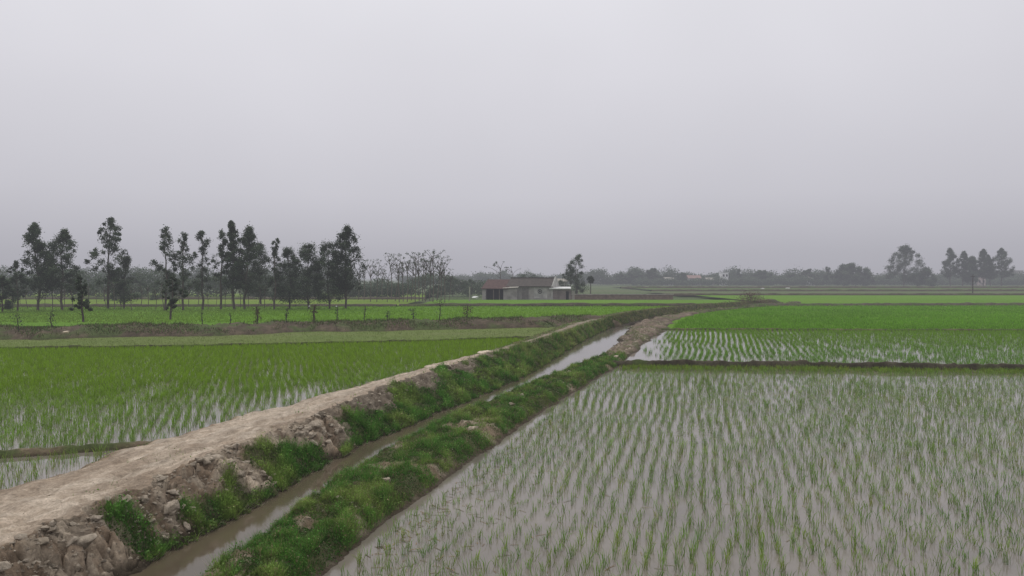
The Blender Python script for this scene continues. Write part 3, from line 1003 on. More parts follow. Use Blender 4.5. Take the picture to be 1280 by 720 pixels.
def herbs(seg, n, yr, mask, hgt, leafsize, label, dry=0.0, ymax_leaf=30, mats=M_GRASS, dark=0.0):
    y = yr[0] * (yr[1] / yr[0]) ** RNG.uniform(0, 1, n)
    t = RNG.uniform(0.0, 1.0, n)
    P = surf(seg, y, t)
    m = mask(y, t, P[:, 0])
    k = RNG.uniform(size=n) < m
    k &= P[:, 2] > -0.10
    P, y, t = P[k], y[k], t[k]
    n = len(P)
    tone = fbm(P[:, 0] * 1.8, P[:, 1] * 1.3, 401, 3)
    c = lerp(np.broadcast_to(HERB, (n, 3)), np.broadcast_to(HERB2, (n, 3)), sstep(.42, .68, tone))
    d = np.clip(dry(y) if callable(dry) else np.full(n, dry), 0, 1)
    c = c * (1 - dark * sstep(48, 62, y))[:, None]  # far bank's shade painted into the blade colours
    isdry = RNG.uniform(size=n) < d
    c = np.where(isdry[:, None], DRY[None, :] * RNG.uniform(.6, 1.3, n)[:, None], c)
    c = c * RNG.uniform(.6, 1.35, n)[:, None]
    lod = np.clip(y / 14, 1, 4)
    tuft = fbm(P[:, 0] * 4.5, P[:, 1] * 3.2, 405, 2)
    h = hgt * RNG.uniform(.35, 1.2, n) * (0.25 + 1.9 * sstep(.3, .75, tuft)) * lod ** 0.12
    c = c * (.62 + .75 * sstep(.28, .7, tuft))[:, None]
    S = Soup()
    lf = (RNG.uniform(size=n) < 0.28) & (y < ymax_leaf)
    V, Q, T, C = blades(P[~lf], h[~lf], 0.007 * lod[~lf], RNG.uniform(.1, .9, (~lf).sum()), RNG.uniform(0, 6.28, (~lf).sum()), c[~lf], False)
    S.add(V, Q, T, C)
    PL = P[lf] + np.stack([RNG.normal(0, .012, lf.sum()), RNG.normal(0, .012, lf.sum()), h[lf] * RNG.uniform(.2, .75, lf.sum())], 1)
    V, Q, C = leaves(PL, leafsize * RNG.uniform(.6, 1.4, lf.sum()) * lod[lf] ** .6, c[lf] * 1.1, .6, 0.1)
    S.add(V, Q, None, C)
    return tag(put("grass", S.mesh("grass", (mats,))), label, "grass", None, "stuff")


herbs(3, 240000, (6, 45), herb_mask_left, 0.12, 0.034, "dark green herbs growing on the dug slope of the ditch", lambda y: 0.06 + .3 * sstep(24, 40, y))
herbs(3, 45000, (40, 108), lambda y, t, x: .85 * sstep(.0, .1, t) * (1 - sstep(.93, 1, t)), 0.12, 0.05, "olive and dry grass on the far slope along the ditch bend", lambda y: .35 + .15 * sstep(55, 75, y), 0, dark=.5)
herbs(5, 330000, (6, 40), herb_mask_right, 0.085, 0.026, "short grass and weeds covering the bank between ditch and paddy", 0.16)
herbs(5, 4000, (36, 76), lambda y, t, x: sstep(.5, .6, fbm(x * .8, y * .5, 415, 3)), 0.10, 0.05, "scattered grass tufts on the mud spit at the ditch bend", .4, 0)
herbs(5, 7000, (76, 108), lambda y, t, x: .6 + 0 * y, 0.10, 0.05, "sparse grass on the far bank past the mud spit", .3, 0)
herbs(2, 26000, (30, 108), lambda y, t, x: sstep(31, 38, y) * (1 - .97 * np.clip(1.4 * np.exp(-((t - .55) / .22) ** 2), 0, 1) * (1 - .6 * sstep(54, 68, y))), 0.05, 0.04, "mixed dry and green grass over the far part of the path", .45, 0)
herbs(1, 9000, (6, 108), lambda y, t, x: sstep(.5, .6, fbm(x * .7, y * .45, 411, 3)) * (.4 + .6 * sstep(30, 40, y)), 0.08, 0.035, "tufts of grass along the paddy side of the path", .25)
herbs(2, 14000, (6, 32), lambda y, t, x: (sstep(.10, .02, t) + .5 * sstep(.9, .98, t)) * sstep(.50, .6, fbm(x * .9, y * .6, 413, 3)) + .25 * sstep(.66, .74, fbm(x * 1.3, y * .9, 417, 3)), 0.06, 0.03, "few grass tufts at the edges of the bare path", .3)


def scatter_on(X, Y, Z, n, h, w, cols_, label, ymask=None):
    i = RNG.integers(0, X.shape[0] - 1, n); j = RNG.integers(1, X.shape[1] - 2, n)
    f = RNG.uniform(size=n); g = RNG.uniform(size=n)
    def b(A):
        return (A[i, j] * (1 - f) + A[i + 1, j] * f) * (1 - g) + (A[i, j + 1] * (1 - f) + A[i + 1, j + 1] * f) * g
    P = np.stack([b(X), b(Y), b(Z)], 1)
    tone = fbm(P[:, 0] * .5, P[:, 1] * .5, 421, 3)
    k = RNG.uniform(size=n) < sstep(.3, .55, tone)
    P = P[k]; n = len(P)
    c = np.asarray(cols_)[RNG.integers(0, len(cols_), n)] * RNG.uniform(.6, 1.3, n)[:, None]
    V, Q, T, C = blades(P, h * RNG.uniform(.4, 1.3, n), np.full(n, w), RNG.uniform(.1, .8, n), RNG.uniform(0, 6.28, n), c, False)
    S = Soup(); S.add(V, Q, T, C)
    return tag(put("grass", S.mesh("grass", (M_GRASS,))), label, "grass", None, "stuff")


scatter_on(dX, dY, dZ, 30000, 0.2, 0.04, [HERB * .9, np.array([.10, .085, .045]), DRY * .55, HERB2 * .7], "patchy green and brown grass on the long dyke")

# ------------------------------------------------------------------ clods
CLODC = np.array([0.385, 0.328, 0.258])


def clod_mesh(seed, sub=3, flat=0.7, base=CLODC):
    import bmesh
    rg = np.random.default_rng(seed)
    bm = bmesh.new()
    bmesh.ops.create_icosphere(bm, subdivisions=sub, radius=1.0)
    V = np.array([v.co[:] for v in bm.verts]); Tt = np.array([[v.index for v in f.verts] for f in bm.faces])
    bm.free()
    for _ in range(16):                                      # broken faces
        nrm = rg.normal(size=3); nrm /= np.linalg.norm(nrm)
        d = rg.uniform(.34, .72)
        e = V @ nrm - d
        V = V - np.clip(e, 0, None)[:, None] * nrm * .92
    q = V * 2.6 + seed * 3.7
    dsp = fbm(q[:, 0] + q[:, 2] * .7, q[:, 1] - q[:, 2] * .5, seed, 4) - .5
    V = V * (1 + .75 * dsp[:, None])
    V *= np.array([rg.uniform(.8, 1.3), rg.uniform(.75, 1.1), flat * rg.uniform(.8, 1.1)])
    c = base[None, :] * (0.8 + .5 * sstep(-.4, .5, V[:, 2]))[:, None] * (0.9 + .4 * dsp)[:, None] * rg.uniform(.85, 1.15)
    return build_mesh("dirt_clod", V, None, Tt, c, (M_CLOD,), False)


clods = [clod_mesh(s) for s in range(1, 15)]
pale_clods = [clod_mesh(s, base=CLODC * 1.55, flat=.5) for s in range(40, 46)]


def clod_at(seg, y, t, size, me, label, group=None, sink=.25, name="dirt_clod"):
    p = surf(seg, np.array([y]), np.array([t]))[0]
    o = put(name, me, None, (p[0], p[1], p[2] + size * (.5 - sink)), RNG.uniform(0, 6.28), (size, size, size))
    o.rotation_euler = (RNG.uniform(-.4, .4), RNG.uniform(-.4, .4), RNG.uniform(0, 6.28))
    return tag(o, label, "clod", group)


# heaps along the dug slope: (y range, t range, count, size range, where)
for (y0, y1, t0, t1, cnt, s0, s1, where) in [
    (7.6, 9.9, .0, .85, 90, .02, .13, "on the crumbling bank at the near end of the path"),
    (10.3, 11.5, .05, .8, 80, .02, .11, "in the heap between the two nearest herb patches"),
    (12.3, 13.7, .0, .75, 75, .02, .125, "in the broken heap past the biggest herb patch"),
    (15.4, 17.2, .0, .6, 80, .02, .14, "in the tall dug heap standing on the path edge"),
    (17.5, 26, .02, .35, 44, .025, .085, "along the path edge above the long green slope")]:
    for i in range(cnt):
        s_ = s0 + (s1 - s0) * RNG.uniform() ** 1.8
        clod_at(3, RNG.uniform(y0, y1), RNG.uniform(t0, t1), s_, clods[int(RNG.integers(14))], "broken dry clay clod " + where, "clay clods " + where)
clod_at(3, 13.0, .12, .15, clods[3], "large pale block of clay lying on top of the broken heap at the path edge")
clod_at(3, 16.1, .22, .20, clods[5], "biggest grey clod of the tall dug heap by the path")
clod_at(3, 16.6, .12, .18, clods[7], "upright pale clod at the far end of the tall dug heap")
clod_at(3, 15.8, .40, .17, clods[2], "brown clod low on the tall dug heap above the herbs")
clod_at(3, 11.0, .45, .15, clods[9], "rounded tan clod on the slope left of the biggest herb patch")
clod_at(3, 9.3, .55, .17, clods[11], "large clod with a dark hollow below it at the near end of the bank")
for (pxx, pyy, z, s_, lab) in [(512, 568, .25, .0, "")]:
    pass


def clod_px(px, py, z, s_, lab, me):
    q = at(px, py, z)
    y = q[1]
    for seg in (2, 3, 5):
        c = ground_cols(np.array([y]))
        a, b = c[seg][0], c[seg + 1][0]
        if a <= q[0] <= b:
            return clod_at(seg, y, (q[0] - a) / (b - a), s_, me, lab)


clod_px(423, 627, .2, .09, "pale clod beside the water on the near grassy bank", clods[1])
clod_px(590, 537, .25, .16, "pair-like flat pale clod halfway along the grassy bank", pale_clods[0])
clod_px(652, 497, .25, .15, "brown heap-like clod on the grassy bank, farthest of its pale lumps", clods[8])
clod_px(640, 506, .25, .13, "small white clod just in front of the brown lump on the grassy bank", pale_clods[1])
clod_px(484, 604, .22, .11, "small tan clod near the middle of the near grassy bank", clods[4])
clod_px(554, 536, .22, .10, "grey stone half sunk in grass of the ditch-side bank", clods[6])
clod_px(335, 690, .2, .09, "dusty clod in the bare patch at the near end of the grassy bank", clods[0])
clod_px(543, 459, .4, .30, "low white heap of spoil on the left edge of the path", pale_clods[2])
clod_px(606, 440, .4, .30, "white flat spoil lump where the bare path ends", pale_clods[3])
for o in list(COL.objects):
    if "spoil" in str(o.get("label", "")):
        o.scale = (.62, .42, .2); o.rotation_euler = (0, 0, -.6); o.location.z -= .06
clod_px(770, 442, .3, .2, "pale clod on the mud spit beside the shining water", pale_clods[4])
clod_px(560, 466, .4, .2, "small pale lump on the path just past the white heap", pale_clods[5])

# crumbs too small to count
n = 5200
y = 6.5 * (30 / 6.5) ** RNG.uniform(0, 1, n); t = RNG.beta(1.2, 2.2, n)
P3 = surf(3, y, t); m3 = RNG.uniform(size=n) > herb_mask_left(y, t, P3[:, 0])
y2 = 6.5 * (30 / 6.5) ** RNG.uniform(0, 1, 2600); t2 = np.where(RNG.uniform(size=2600) < .55, RNG.beta(6, 1.3, 2600), RNG.uniform(0, 1, 2600))
P2 = surf(2, y2, t2)
y5 = np.r_[7 * (34 / 7) ** RNG.uniform(0, 1, 700), RNG.uniform(35, 62, 900)]; P5 = surf(5, y5, RNG.uniform(.1, .9, 1600))
P = np.vstack([P3[m3], P2, P5])
n = len(P)
base = np.array([[1, 0, 0], [-.5, .87, 0], [-.5, -.87, 0], [.1, .1, .7], [-.2, -.1, -.6]])
sz = 0.006 + 0.028 * RNG.uniform(size=n) ** 3
sz[-900:] *= 3.2
sz[m3.sum():m3.sum() + 2600] *= .45
V = P[:, None, :] + (base[None] * (1 + RNG.uniform(-.4, .4, (n, 5, 3)))) * sz[:, None, None]
i = np.arange(n)[:, None, None] * 5
T = (i + np.array([[0, 1, 3], [1, 2, 3], [2, 0, 3], [1, 0, 4], [2, 1, 4], [0, 2, 4]])[None]).reshape(-1, 3)
c = np.repeat(CLODC[None] * RNG.uniform(.6, 1.25, n)[:, None], 5, 0)
tag(put("rubble", build_mesh("rubble", V.reshape(-1, 3), None, T, c, (M_CLOD,))), "small crumbs of dry earth strewn over path and banks", "rubble", None, "stuff")

# dead stalks along the waterline of the green slope
n = 2600
y = 9.5 * (26 / 9.5) ** RNG.uniform(0, 1, n); P = surf(3, y, RNG.uniform(.86, 1.0, n))
k = (herb_mask_left(y, np.full(n, .8), P[:, 0]) > .4); P = P[k]; n = len(P)
V, Q, T, C = blades(P, RNG.uniform(.03, .09, n), np.full(n, .006), RNG.uniform(.4, 1.2, n), RNG.uniform(-1.2, .6, n), vary((.36, .34, .26), n, .3), False)
S = Soup(); S.add(V, Q, T, C)
tag(put("grass", S.mesh("grass", (M_GRASS,))), "pale dead stalks hanging over the ditch water", "grass", None, "stuff")

# ------------------------------------------------------------------ trees
BARK = np.array([0.10, 0.085, 0.07])
LEAFC = np.array([0.057, 0.084, 0.047])


def limb(S, p0, p1, r0, r1, col, bend=.12, n=4, k=5):
    t = np.linspace(0, 1, k)[:, None]
    P = p0 * (1 - t) + p1 * t
    L = np.linalg.norm(p1 - p0)
    off = RNG.normal(0, bend * L, 3); off[2] = abs(off[2]) * .5
    P = P + np.sin(np.pi * t) * off
    S.tube(P, r0 + (r1 - r0) * t[:, 0], n, col)
    return P


def make_tree(h, w, style="euc", leaf=None, col=LEAFC, dens=1.0, seed_shape=None):
    """returns trunk mesh, crown mesh; base at the origin"""
    rg = RNG
    ST = Soup(); SC = Soup()
    P = {"euc": dict(t0=.26, n=62, rc=.046, per=52, env=lambda t: np.clip(1.06 * (1 - ((t - .52) / .50) ** 2), .10, 1.05) * (.8 + .35 * math.sin(t * 19 + h))),
         "cone": dict(t0=.25, n=84, rc=.056, per=74, env=lambda t: np.clip(1.15 * (1 - (abs(t - .47) / .54) ** 1.7), .06, 1.1)),
         "dense": dict(t0=.16, n=70, rc=.085, per=100, env=lambda t: np.clip(np.sin(np.pi * (t * .8 + .16)) * 1.1, .25, 1)),
         "dome": dict(t0=.1, n=80, rc=.15, per=150, env=lambda t: np.sqrt(np.clip(1.03 - t ** 2.2, 0, 1))),
         "tuft": dict(t0=.3, n=16, rc=.09, per=80, env=lambda t: np.clip(.5 + .5 * np.sin(np.pi * t), .3, 1)),
         "bush": dict(t0=.06, n=26, rc=.22, per=130, env=lambda t: np.sqrt(np.clip(1.05 - t ** 2, 0, 1)))}[style]
    # trunk
    k = 9
    tt = np.linspace(0, 1, k)
    sway = np.stack([np.cumsum(rg.normal(0, .012 * h, k)), np.cumsum(rg.normal(0, .012 * h, k)), np.zeros(k)], 1)
    sway -= sway[0]
    TP = np.stack([np.zeros(k), np.zeros(k), tt * h * .97], 1) + sway
    r0 = 0.010 * h + .035
    ST.tube(TP, r0 * (1 - .88 * tt) + .008, 6, BARK)
    n = int(P["n"] * dens)
    leaf = leaf or max(.13, .0185 * h)
    ts = P["t0"] + (1 - P["t0"]) * (np.arange(n) + rg.uniform(0, 1, n)) / n
    for t in ts:
        e = float(P["env"](t)) * w * .5
        a = rg.uniform(0, 2 * np.pi); rr = e * rg.uniform(.05, 1) ** .6
        base = np.array([np.interp(t * .97, tt, TP[:, 0]), np.interp(t * .97, tt, TP[:, 1]), 0])
        c = base + np.array([math.cos(a) * rr, math.sin(a) * rr, t * h])
        tb = max(.08, t - rg.uniform(.06, .2))
        b0 = np.array([np.interp(tb, tt, TP[:, 0]), np.interp(tb, tt, TP[:, 1]), np.interp(tb, tt, TP[:, 2])])
        if rg.uniform() < .75:
            limb(ST, b0, c, r0 * .3 * (1.1 - t), .008, BARK * .8, .08, 3, 4)
        m = int(P["per"] * 2.3 * rg.uniform(.3, 1.3))
        rc = P["rc"] * h * rg.uniform(.55, 1.25) * min(1.0, max(.35, w / (.33 * h))) * (1.1 - .45 * t)
        L = rg.normal(0, .5, (m, 3)) * rc * np.array([1.05, 1.05, .95])
        pos = c + L
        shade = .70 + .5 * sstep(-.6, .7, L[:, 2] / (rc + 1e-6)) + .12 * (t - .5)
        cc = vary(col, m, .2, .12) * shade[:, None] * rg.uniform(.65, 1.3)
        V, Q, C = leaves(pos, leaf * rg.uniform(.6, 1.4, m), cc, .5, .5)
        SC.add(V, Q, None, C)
    return ST.mesh("trunk", (M_BARK,), True), SC.mesh("crown", (M_LEAF,))


def make_slender(h, w, tufts, col=LEAFC, leaf=.22, stems=1):
    """thin bare pole-like tree, a few upright branches with leaves only at the tips"""
    ST = Soup(); SC = Soup()
    for s_ in range(stems):
        b = np.array([RNG.normal(0, .12 * (stems > 1)), RNG.normal(0, .12 * (stems > 1)), 0])
        topx = b + np.array([RNG.normal(0, .05 * h), RNG.normal(0, .05 * h), h * RNG.uniform(.78, .9)])
        TP = limb(ST, b, topx, .008 * h + .02, .004 * h + .014, BARK * 1.5, .03, 5, 8)  # bark paled to paint distance haze onto the thin trunks
        for i in range(tufts):
            q = RNG.uniform(.55, .99)
            p0 = np.array([np.interp(q, np.linspace(0, 1, 8), TP[:, j]) for j in range(3)])
            a = RNG.uniform(0, 6.28)
            p1 = p0 + np.array([math.cos(a) * w * .6 * RNG.uniform(.3, 1), math.sin(a) * w * .6 * RNG.uniform(.3, 1), h * RNG.uniform(.10, .30)])
            p1[2] = min(p1[2], h)
            limb(ST, p0, p1, .005 * h + .012, .012, BARK * .8, .1, 3, 5)
            m = int(RNG.uniform(3, 20))
            pos = p1 + RNG.normal(0, 1, (m, 3)) * np.array([.22, .22, .14]) * h * .09
            V, Q, C = leaves(pos, leaf * RNG.uniform(.6, 1.5, m), vary(col * 1.15, m, .3, .15), .5, .6)
            SC.add(V, Q, None, C)
    return ST.mesh("trunk", (M_BARK,), True), SC.mesh("crown", (M_LEAF,))


def make_sapling(h, w, col, leafy, stems=1):
    """young planted stem, rough with shoots along its length"""
    ST = Soup(); SC = Soup()
    for s_ in range(stems):
        b = np.array([RNG.normal(0, .06) * (stems > 1), RNG.normal(0, .06) * (stems > 1), 0])
        TP = limb(ST, b, b + np.array([RNG.normal(0, .06 * h), RNG.normal(0, .06 * h), h * RNG.uniform(.85, 1)]), .034, .014, BARK * .7, .04, 5, 8)
        m = int(leafy * 85)
        q = RNG.beta(1.4, 1.1, m)
        pos = np.stack([np.interp(q, np.linspace(0, 1, 8), TP[:, j]) for j in range(3)], 1) + RNG.normal(0, 1, (m, 3)) * np.array([w * .16, w * .16, .05])
        V, Q, C = leaves(pos, .10 * RNG.uniform(.6, 1.5, m), vary(col, m, .3, .15), .5, .3)
        SC.add(V, Q, None, C)
        for i in range(3):
            q = RNG.uniform(.5, .95); p0 = np.array([np.interp(q, np.linspace(0, 1, 8), TP[:, j]) for j in range(3)])
            limb(ST, p0, p0 + np.array([RNG.normal(0, .3 * w), RNG.normal(0, .3 * w), RNG.uniform(.05, .2) * h]), .014, .008, BARK * .7, .1, 3, 4)
    return ST.mesh("trunk", (M_BARK,), True), SC.mesh("crown", (M_LEAF,))


def tree(name, px, base_py, top_py, wpx, style, label, D=None, z=0.0, group=None, dens=1.0, col=LEAFC, cat="tree", leaf=None):
    if D is None:
        q = at(px, base_py, z); D = q[1]; X = q[0]
    else:
        X = (px - 640) / F * D
    k = D / F
    wpx = wpx * 1.12
    ztop = H - (top_py - 347) * k
    h = ztop - z; w = wpx * k
    if style == "slender":
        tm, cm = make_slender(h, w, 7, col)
    else:
        tm, cm = make_tree(h, w, style, leaf, col, dens)
    r = root(name, (X, D, z - .02), label, cat, group, 0)
    put("trunk", tm, r); put("crown", cm, r)
    return r


G1 = "tall trees of the left belt"
tree("tall_tree", 3, 391, 346, 26, "dense", "dark bushy tree cut off by the left picture edge")
tree("tall_tree", 22, 389, 327, 30, "euc", "loose medium tree second from the left picture edge", dens=1.0)
tree("tall_tree", 47, 388, 280, 34, "cone", "tall pointed dark tree, left one of the far left pair", dens=1.25)
tree("tall_tree", 78, 388, 288, 42, "cone", "broad dark tree, right one of the far left pair", dens=1.2)
tree("tall_tree", 135, 386, 273, 42, "euc", "tallest isolated tree with a ragged leaning crown, gap of sky on both sides", dens=1.25)
tree("tall_tree", 155, 386, 322, 24, "dense", "short dense tree leaning on the foot of the isolated tall tree", dens=.8)
tree("tall_tree", 206, 388, 286, 30, "euc", "airy tall tree at the left end of the long central belt", dens=.8)
tree("tall_tree", 229, 388, 291, 30, "euc", "airy tree with rounded top, second of the central belt", dens=.75)
tree("tall_tree", 253, 387, 289, 30, "euc", "thin-leaved tree third from the left in the central belt", dens=.72)
tree("tall_tree", 276, 387, 289, 26, "euc", "open see-through tree just left of the two peaks of the belt", dens=.65)
tree("tall_tree", 293, 387, 276, 22, "cone", "narrow peaked tree, highest point of the central belt", dens=1.0)
tree("tall_tree", 306, 387, 284, 32, "cone", "dense dark tree right beside the narrow peaked one", dens=1.2)
tree("tall_tree", 326, 386, 304, 26, "dense", "rounded grey green tree right of the two peaks", dens=.8, D=100)
tree("tall_tree", 343, 387, 298, 22, "euc", "slim tree with a light tuft standing in the dip of the belt", dens=.8)
tree("tall_tree", 362, 386, 311, 46, "dense", "dark wide tree left of the middle in the dense half of the belt", dens=1.1)
tree("tall_tree", 386, 386, 306, 46, "dense", "dark round-topped tree in the dense half of the belt", dens=1.2)
tree("tall_tree", 412, 386, 305, 44, "dense", "dark tree beside the last peak of the belt", dens=1.2)
tree("tall_tree", 432, 386, 284, 38, "cone", "tall near-black tree closing the belt on its right end", dens=1.35, col=LEAFC * .8)
tree("small_tree", 104, 402, 346, 26, "euc", "small crooked tree rooted on the dyke before the far left pair", z=.5, dens=.55)
tree("small_tree", 213, 399, 346, 30, "euc", "small dark tree rooted on the dyke below the airy trees", z=.5, dens=.6)

# slender, nearly bare trees left of the farmhouse
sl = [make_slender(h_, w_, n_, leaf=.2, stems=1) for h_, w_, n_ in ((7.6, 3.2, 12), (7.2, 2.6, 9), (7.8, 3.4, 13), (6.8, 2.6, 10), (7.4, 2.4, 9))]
spots = [(448, 330, 1), (455, 325, 0), (463, 323, 2), (471, 326, 3), (478, 330, 4), (489, 317, 0), (494, 319, 1), (499, 321, 3), (504, 317, 2), (509, 318, 4), (514, 321, 1),
         (519, 316, 0), (524, 315, 2), (528, 318, 3), (532, 315, 4), (537, 314, 2), (541, 313, 0), (546, 316, 1), (551, 319, 2), (556, 324, 3), (484, 336, 3), (561, 336, 1)]
GS = "slender bare trees standing in a thicket left of the farmhouse"
for i, (px_, top, v) in enumerate(spots):
    D = 118 + RNG.uniform(-5, 9)
    X = (px_ - 640) / F * D
    h = H - (top - 347) * D / F
    r = root("slender_tree", (X, D, 0), "thin nearly leafless tree among the many in the thicket left of the farmhouse", "tree", GS, RNG.uniform(0, 6.28))
    s_ = h / [7.6, 7.2, 7.8, 6.8, 7.4][v]
    put("trunk", sl[v][0], r, None, 0, (s_, s_, s_)); put("crown", sl[v][1], r, None, 0, (s_, s_, s_))

# young plantation: thin stems behind the dyke
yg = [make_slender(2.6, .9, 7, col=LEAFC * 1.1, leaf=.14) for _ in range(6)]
GY = "young thin-stemmed trees planted behind the dyke"
for i in range(32):
    px_ = 4 + i * 10.6 + RNG.uniform(-2.5, 2.5)
    D = RNG.uniform(84, 99)
    s_ = RNG.uniform(.75, 1.25)
    r = root("young_tree", ((px_ - 640) / F * D, D, 0), "thin young tree in the plantation rows behind the left dyke", "tree", GY, RNG.uniform(0, 6.28))
    v = int(RNG.integers(6))
    put("trunk", yg[v][0], r, None, 0, (s_, s_, s_)); put("crown", yg[v][1], r, None, 0, (s_, s_, s_))

# saplings on the dyke crest
sap = [("stumpy sapling with weeds at its foot, first on the dyke from the left", 23, 391, .8, 0), ("short dark sapling with a knob of leaves, left of the crooked dyke tree", 65, 388, .7, 0),
       ("leafless stick-like sapling on the dyke, right of the small dark dyke tree", 253, 386, .3, 1), ("short leafless sapling on the dyke under the see-through tree", 287, 389, .4, 1),
       ("brown dried sapling on the dyke, left of the first upright dark stem", 322, 383, .7, 2), ("dark upright sapling on the dyke under the dense half of the belt", 358, 382, .5, 0),
       ("thick brown withered sapling on the dyke", 393, 380, .9, 2), ("grey leafy sapling on the dyke below the near-black tree", 421, 381, .7, 0),
       ("thin straight sapling on the dyke left of the two tiny ones", 455, 380, .4, 1), ("tiny forked sapling with two dark tufts on the dyke", 484, 386, .7, 0),
       ("tiny green sapling with a leafy top on the dyke", 517, 384, .7, 0), ("tallest dark sapling of the right half of the dyke", 549, 371, .8, 0),
       ("brown and green sapling, last on the dyke before the farmhouse", 584, 382, 1.0, 2)]
for lab, px_, top, w_, kind in sap:
    x0 = (px_ - 640) / F * 56
    yc = float(yline(DYC, x0)) + .6
    x0 = (px_ - 640) / F * yc
    z = dyke_z(x0, yc) - .03
    h = H - (top - 347) * yc / F - z
    tm, cm = make_sapling(h, w_, (LEAFC * 1.0 if kind != 2 else np.array([.085, .062, .042])), (.9, .25, 1.2)[kind], 1 + (kind == 2))
    r = root("sapling", (x0, yc, z), lab, "sapling")
    put("trunk", tm, r); put("crown", cm, r)
# white scraps caught on two of them
for i, (px_, zz, lab) in enumerate([(387, 1.55, "small white scrap of plastic caught beside the thick brown withered sapling"), (421, 1.5, "small white scrap of plastic caught on the grey leafy sapling")]):
    x0 = (px_ - 640) / F * 56; yc = float(yline(DYC, x0)) + .6
    o = put("plastic_scrap", pale_clods[i].copy(), None, ((px_ - 640) / F * yc, yc - .1, zz), .3, (.10, .05, .13))
    o.data.materials.clear(); SCRAP = plain_mat("white_plastic", (.7, .7, .7), .5, 5, .1); o.data.materials.append(SCRAP)
    tag(o, lab, "plastic scrap")
# a pale stone on the dyke
q = at(83, 416, .35)
o = put("pale_stone", pale_clods[1], None, (q[0], q[1], .38), .4, (.28, .22, .25)); tag(o, "small pale stone lying on the near face of the left dyke", "stone")

# ------------------------------------------------------------------ farmhouse
HW = plain_mat("farm_wall_render", (0.30, 0.285, 0.265), .9, 1.2, .3)
HW2 = plain_mat("pale_wall_render", (0.37, 0.36, 0.34), .9, 1.1, .35)
TILE_R = plain_mat("red_brown_tiles", (0.092, 0.054, 0.048), .85, 3.0, .3)
TILE_D = plain_mat("dark_tiles", (0.080, 0.068, 0.060), .85, 3.0, .3)
DARK = plain_mat("dark_opening", (0.02, 0.022, 0.022), .9, 4, .2)
WHITE = plain_mat("white_sheet", (0.74, 0.74, 0.73), .7, 3, .2)
BRICK = plain_mat("old_brick", (0.185, 0.140, 0.110), .9, 2.0, .35)
CONC = plain_mat("weathered_concrete", (0.33, 0.31, 0.27), .9, 2.0, .25)
WOODM = plain_mat("grey_wood", (0.14, 0.12, 0.10), .9, 4.0, .3)
SHEDW = plain_mat("shed_wall", (0.19, 0.16, 0.15), .9, 1.5, .3)


def slab(S, pts, th):
    """thick sheet from four corner points"""
    P = np.array(pts, float)
    nrm = np.cross(P[1] - P[0], P[3] - P[0]); nrm /= np.linalg.norm(nrm)
    Q = P - nrm * th
    S.add(np.vstack([P, Q]), [(0, 1, 2, 3), (7, 6, 5, 4), (0, 4, 5, 1), (1, 5, 6, 2), (2, 6, 7, 3), (3, 7, 4, 0)])


def mk(name, S, mat, parent):
    return put(name, S.mesh(name, (mat,)), parent)


DH = 130.0
kx = DH / F
hx = (640 - 640) * kx
farm = root("farmhouse", (2.6, DH, 0.0), "low grey farmhouse with dark tiled roof and red brown lean-to on its left", "house", None, R(-16))
# local axes: x along the front, y away; main block x -3.4..4.6, depth 5
S = Soup()
zc, zr = 2.15, 3.45
S.box(-3.4, 3.9, 0, .2, -.3, zc); S.box(-3.4, 3.9, 4.8, 5, -.3, zc); S.box(-3.4, -3.2, .2, 4.8, -.3, zc)
mk("wall", S, HW, farm)
S = Soup()                                            # right gable wall, paler
S.add([(3.9, 0, -.3), (3.9, 5, -.3), (3.9, 5, zc), (3.9, 2.5, zr + .25), (3.9, 0, zc), (4.12, 0, -.3), (4.12, 5, -.3), (4.12, 5, zc), (4.12, 2.5, zr + .25), (4.12, 0, zc)],
      [(0, 5, 6, 1), (1, 6, 7, 2), (2, 7, 8, 3), (3, 8, 9, 4), (4, 9, 5, 0)], [(5, 9, 8), (5, 8, 6), (6, 8, 7), (0, 3, 4), (0, 1, 3), (1, 2, 3)])
mk("gable_wall", S, HW2, farm)
S = Soup()
slab(S, [(-3.6, -.45, zc - .05), (3.88, -.45, zc - .05), (3.88, 2.5, zr), (-3.6, 2.5, zr)], .1)
slab(S, [(3.88, 5.45, zc - .05), (-3.6, 5.45, zc - .05), (-3.6, 2.5, zr), (3.88, 2.5, zr)], .1)
mk("roof", S, TILE_D, farm)
S = Soup(); S.box(-3.6, 3.88, 2.38, 2.62, zr, zr + .1); mk("ridge_cap", S, TILE_D, farm)
# round vent on the wall
S = Soup()
th = np.linspace(0, 2 * np.pi, 17)[:-1]
for r1, r0 in ((.36, .26),):
    V = [(2.0 + r * math.cos(a), yq, 1.25 + r * math.sin(a)) for yq in (-.06,) for r in (r1, r0) for a in th]
    S.add(V, [(i, (i + 1) % 16, 16 + (i + 1) % 16, 16 + i) for i in range(16)])
mk("round_vent_rim", S, DARK, farm)
S = Soup(); S.box(1.88, 2.12, -.05, -.01, 1.12, 1.38); mk("vent_opening", S, DARK, farm)
# pale plaster panel round the vent, dark streak at the base
S = Soup(); S.box(1.0, 3.2, -.035, -.003, .12, zc - .22); mk("plaster_panel", S, HW2, farm)
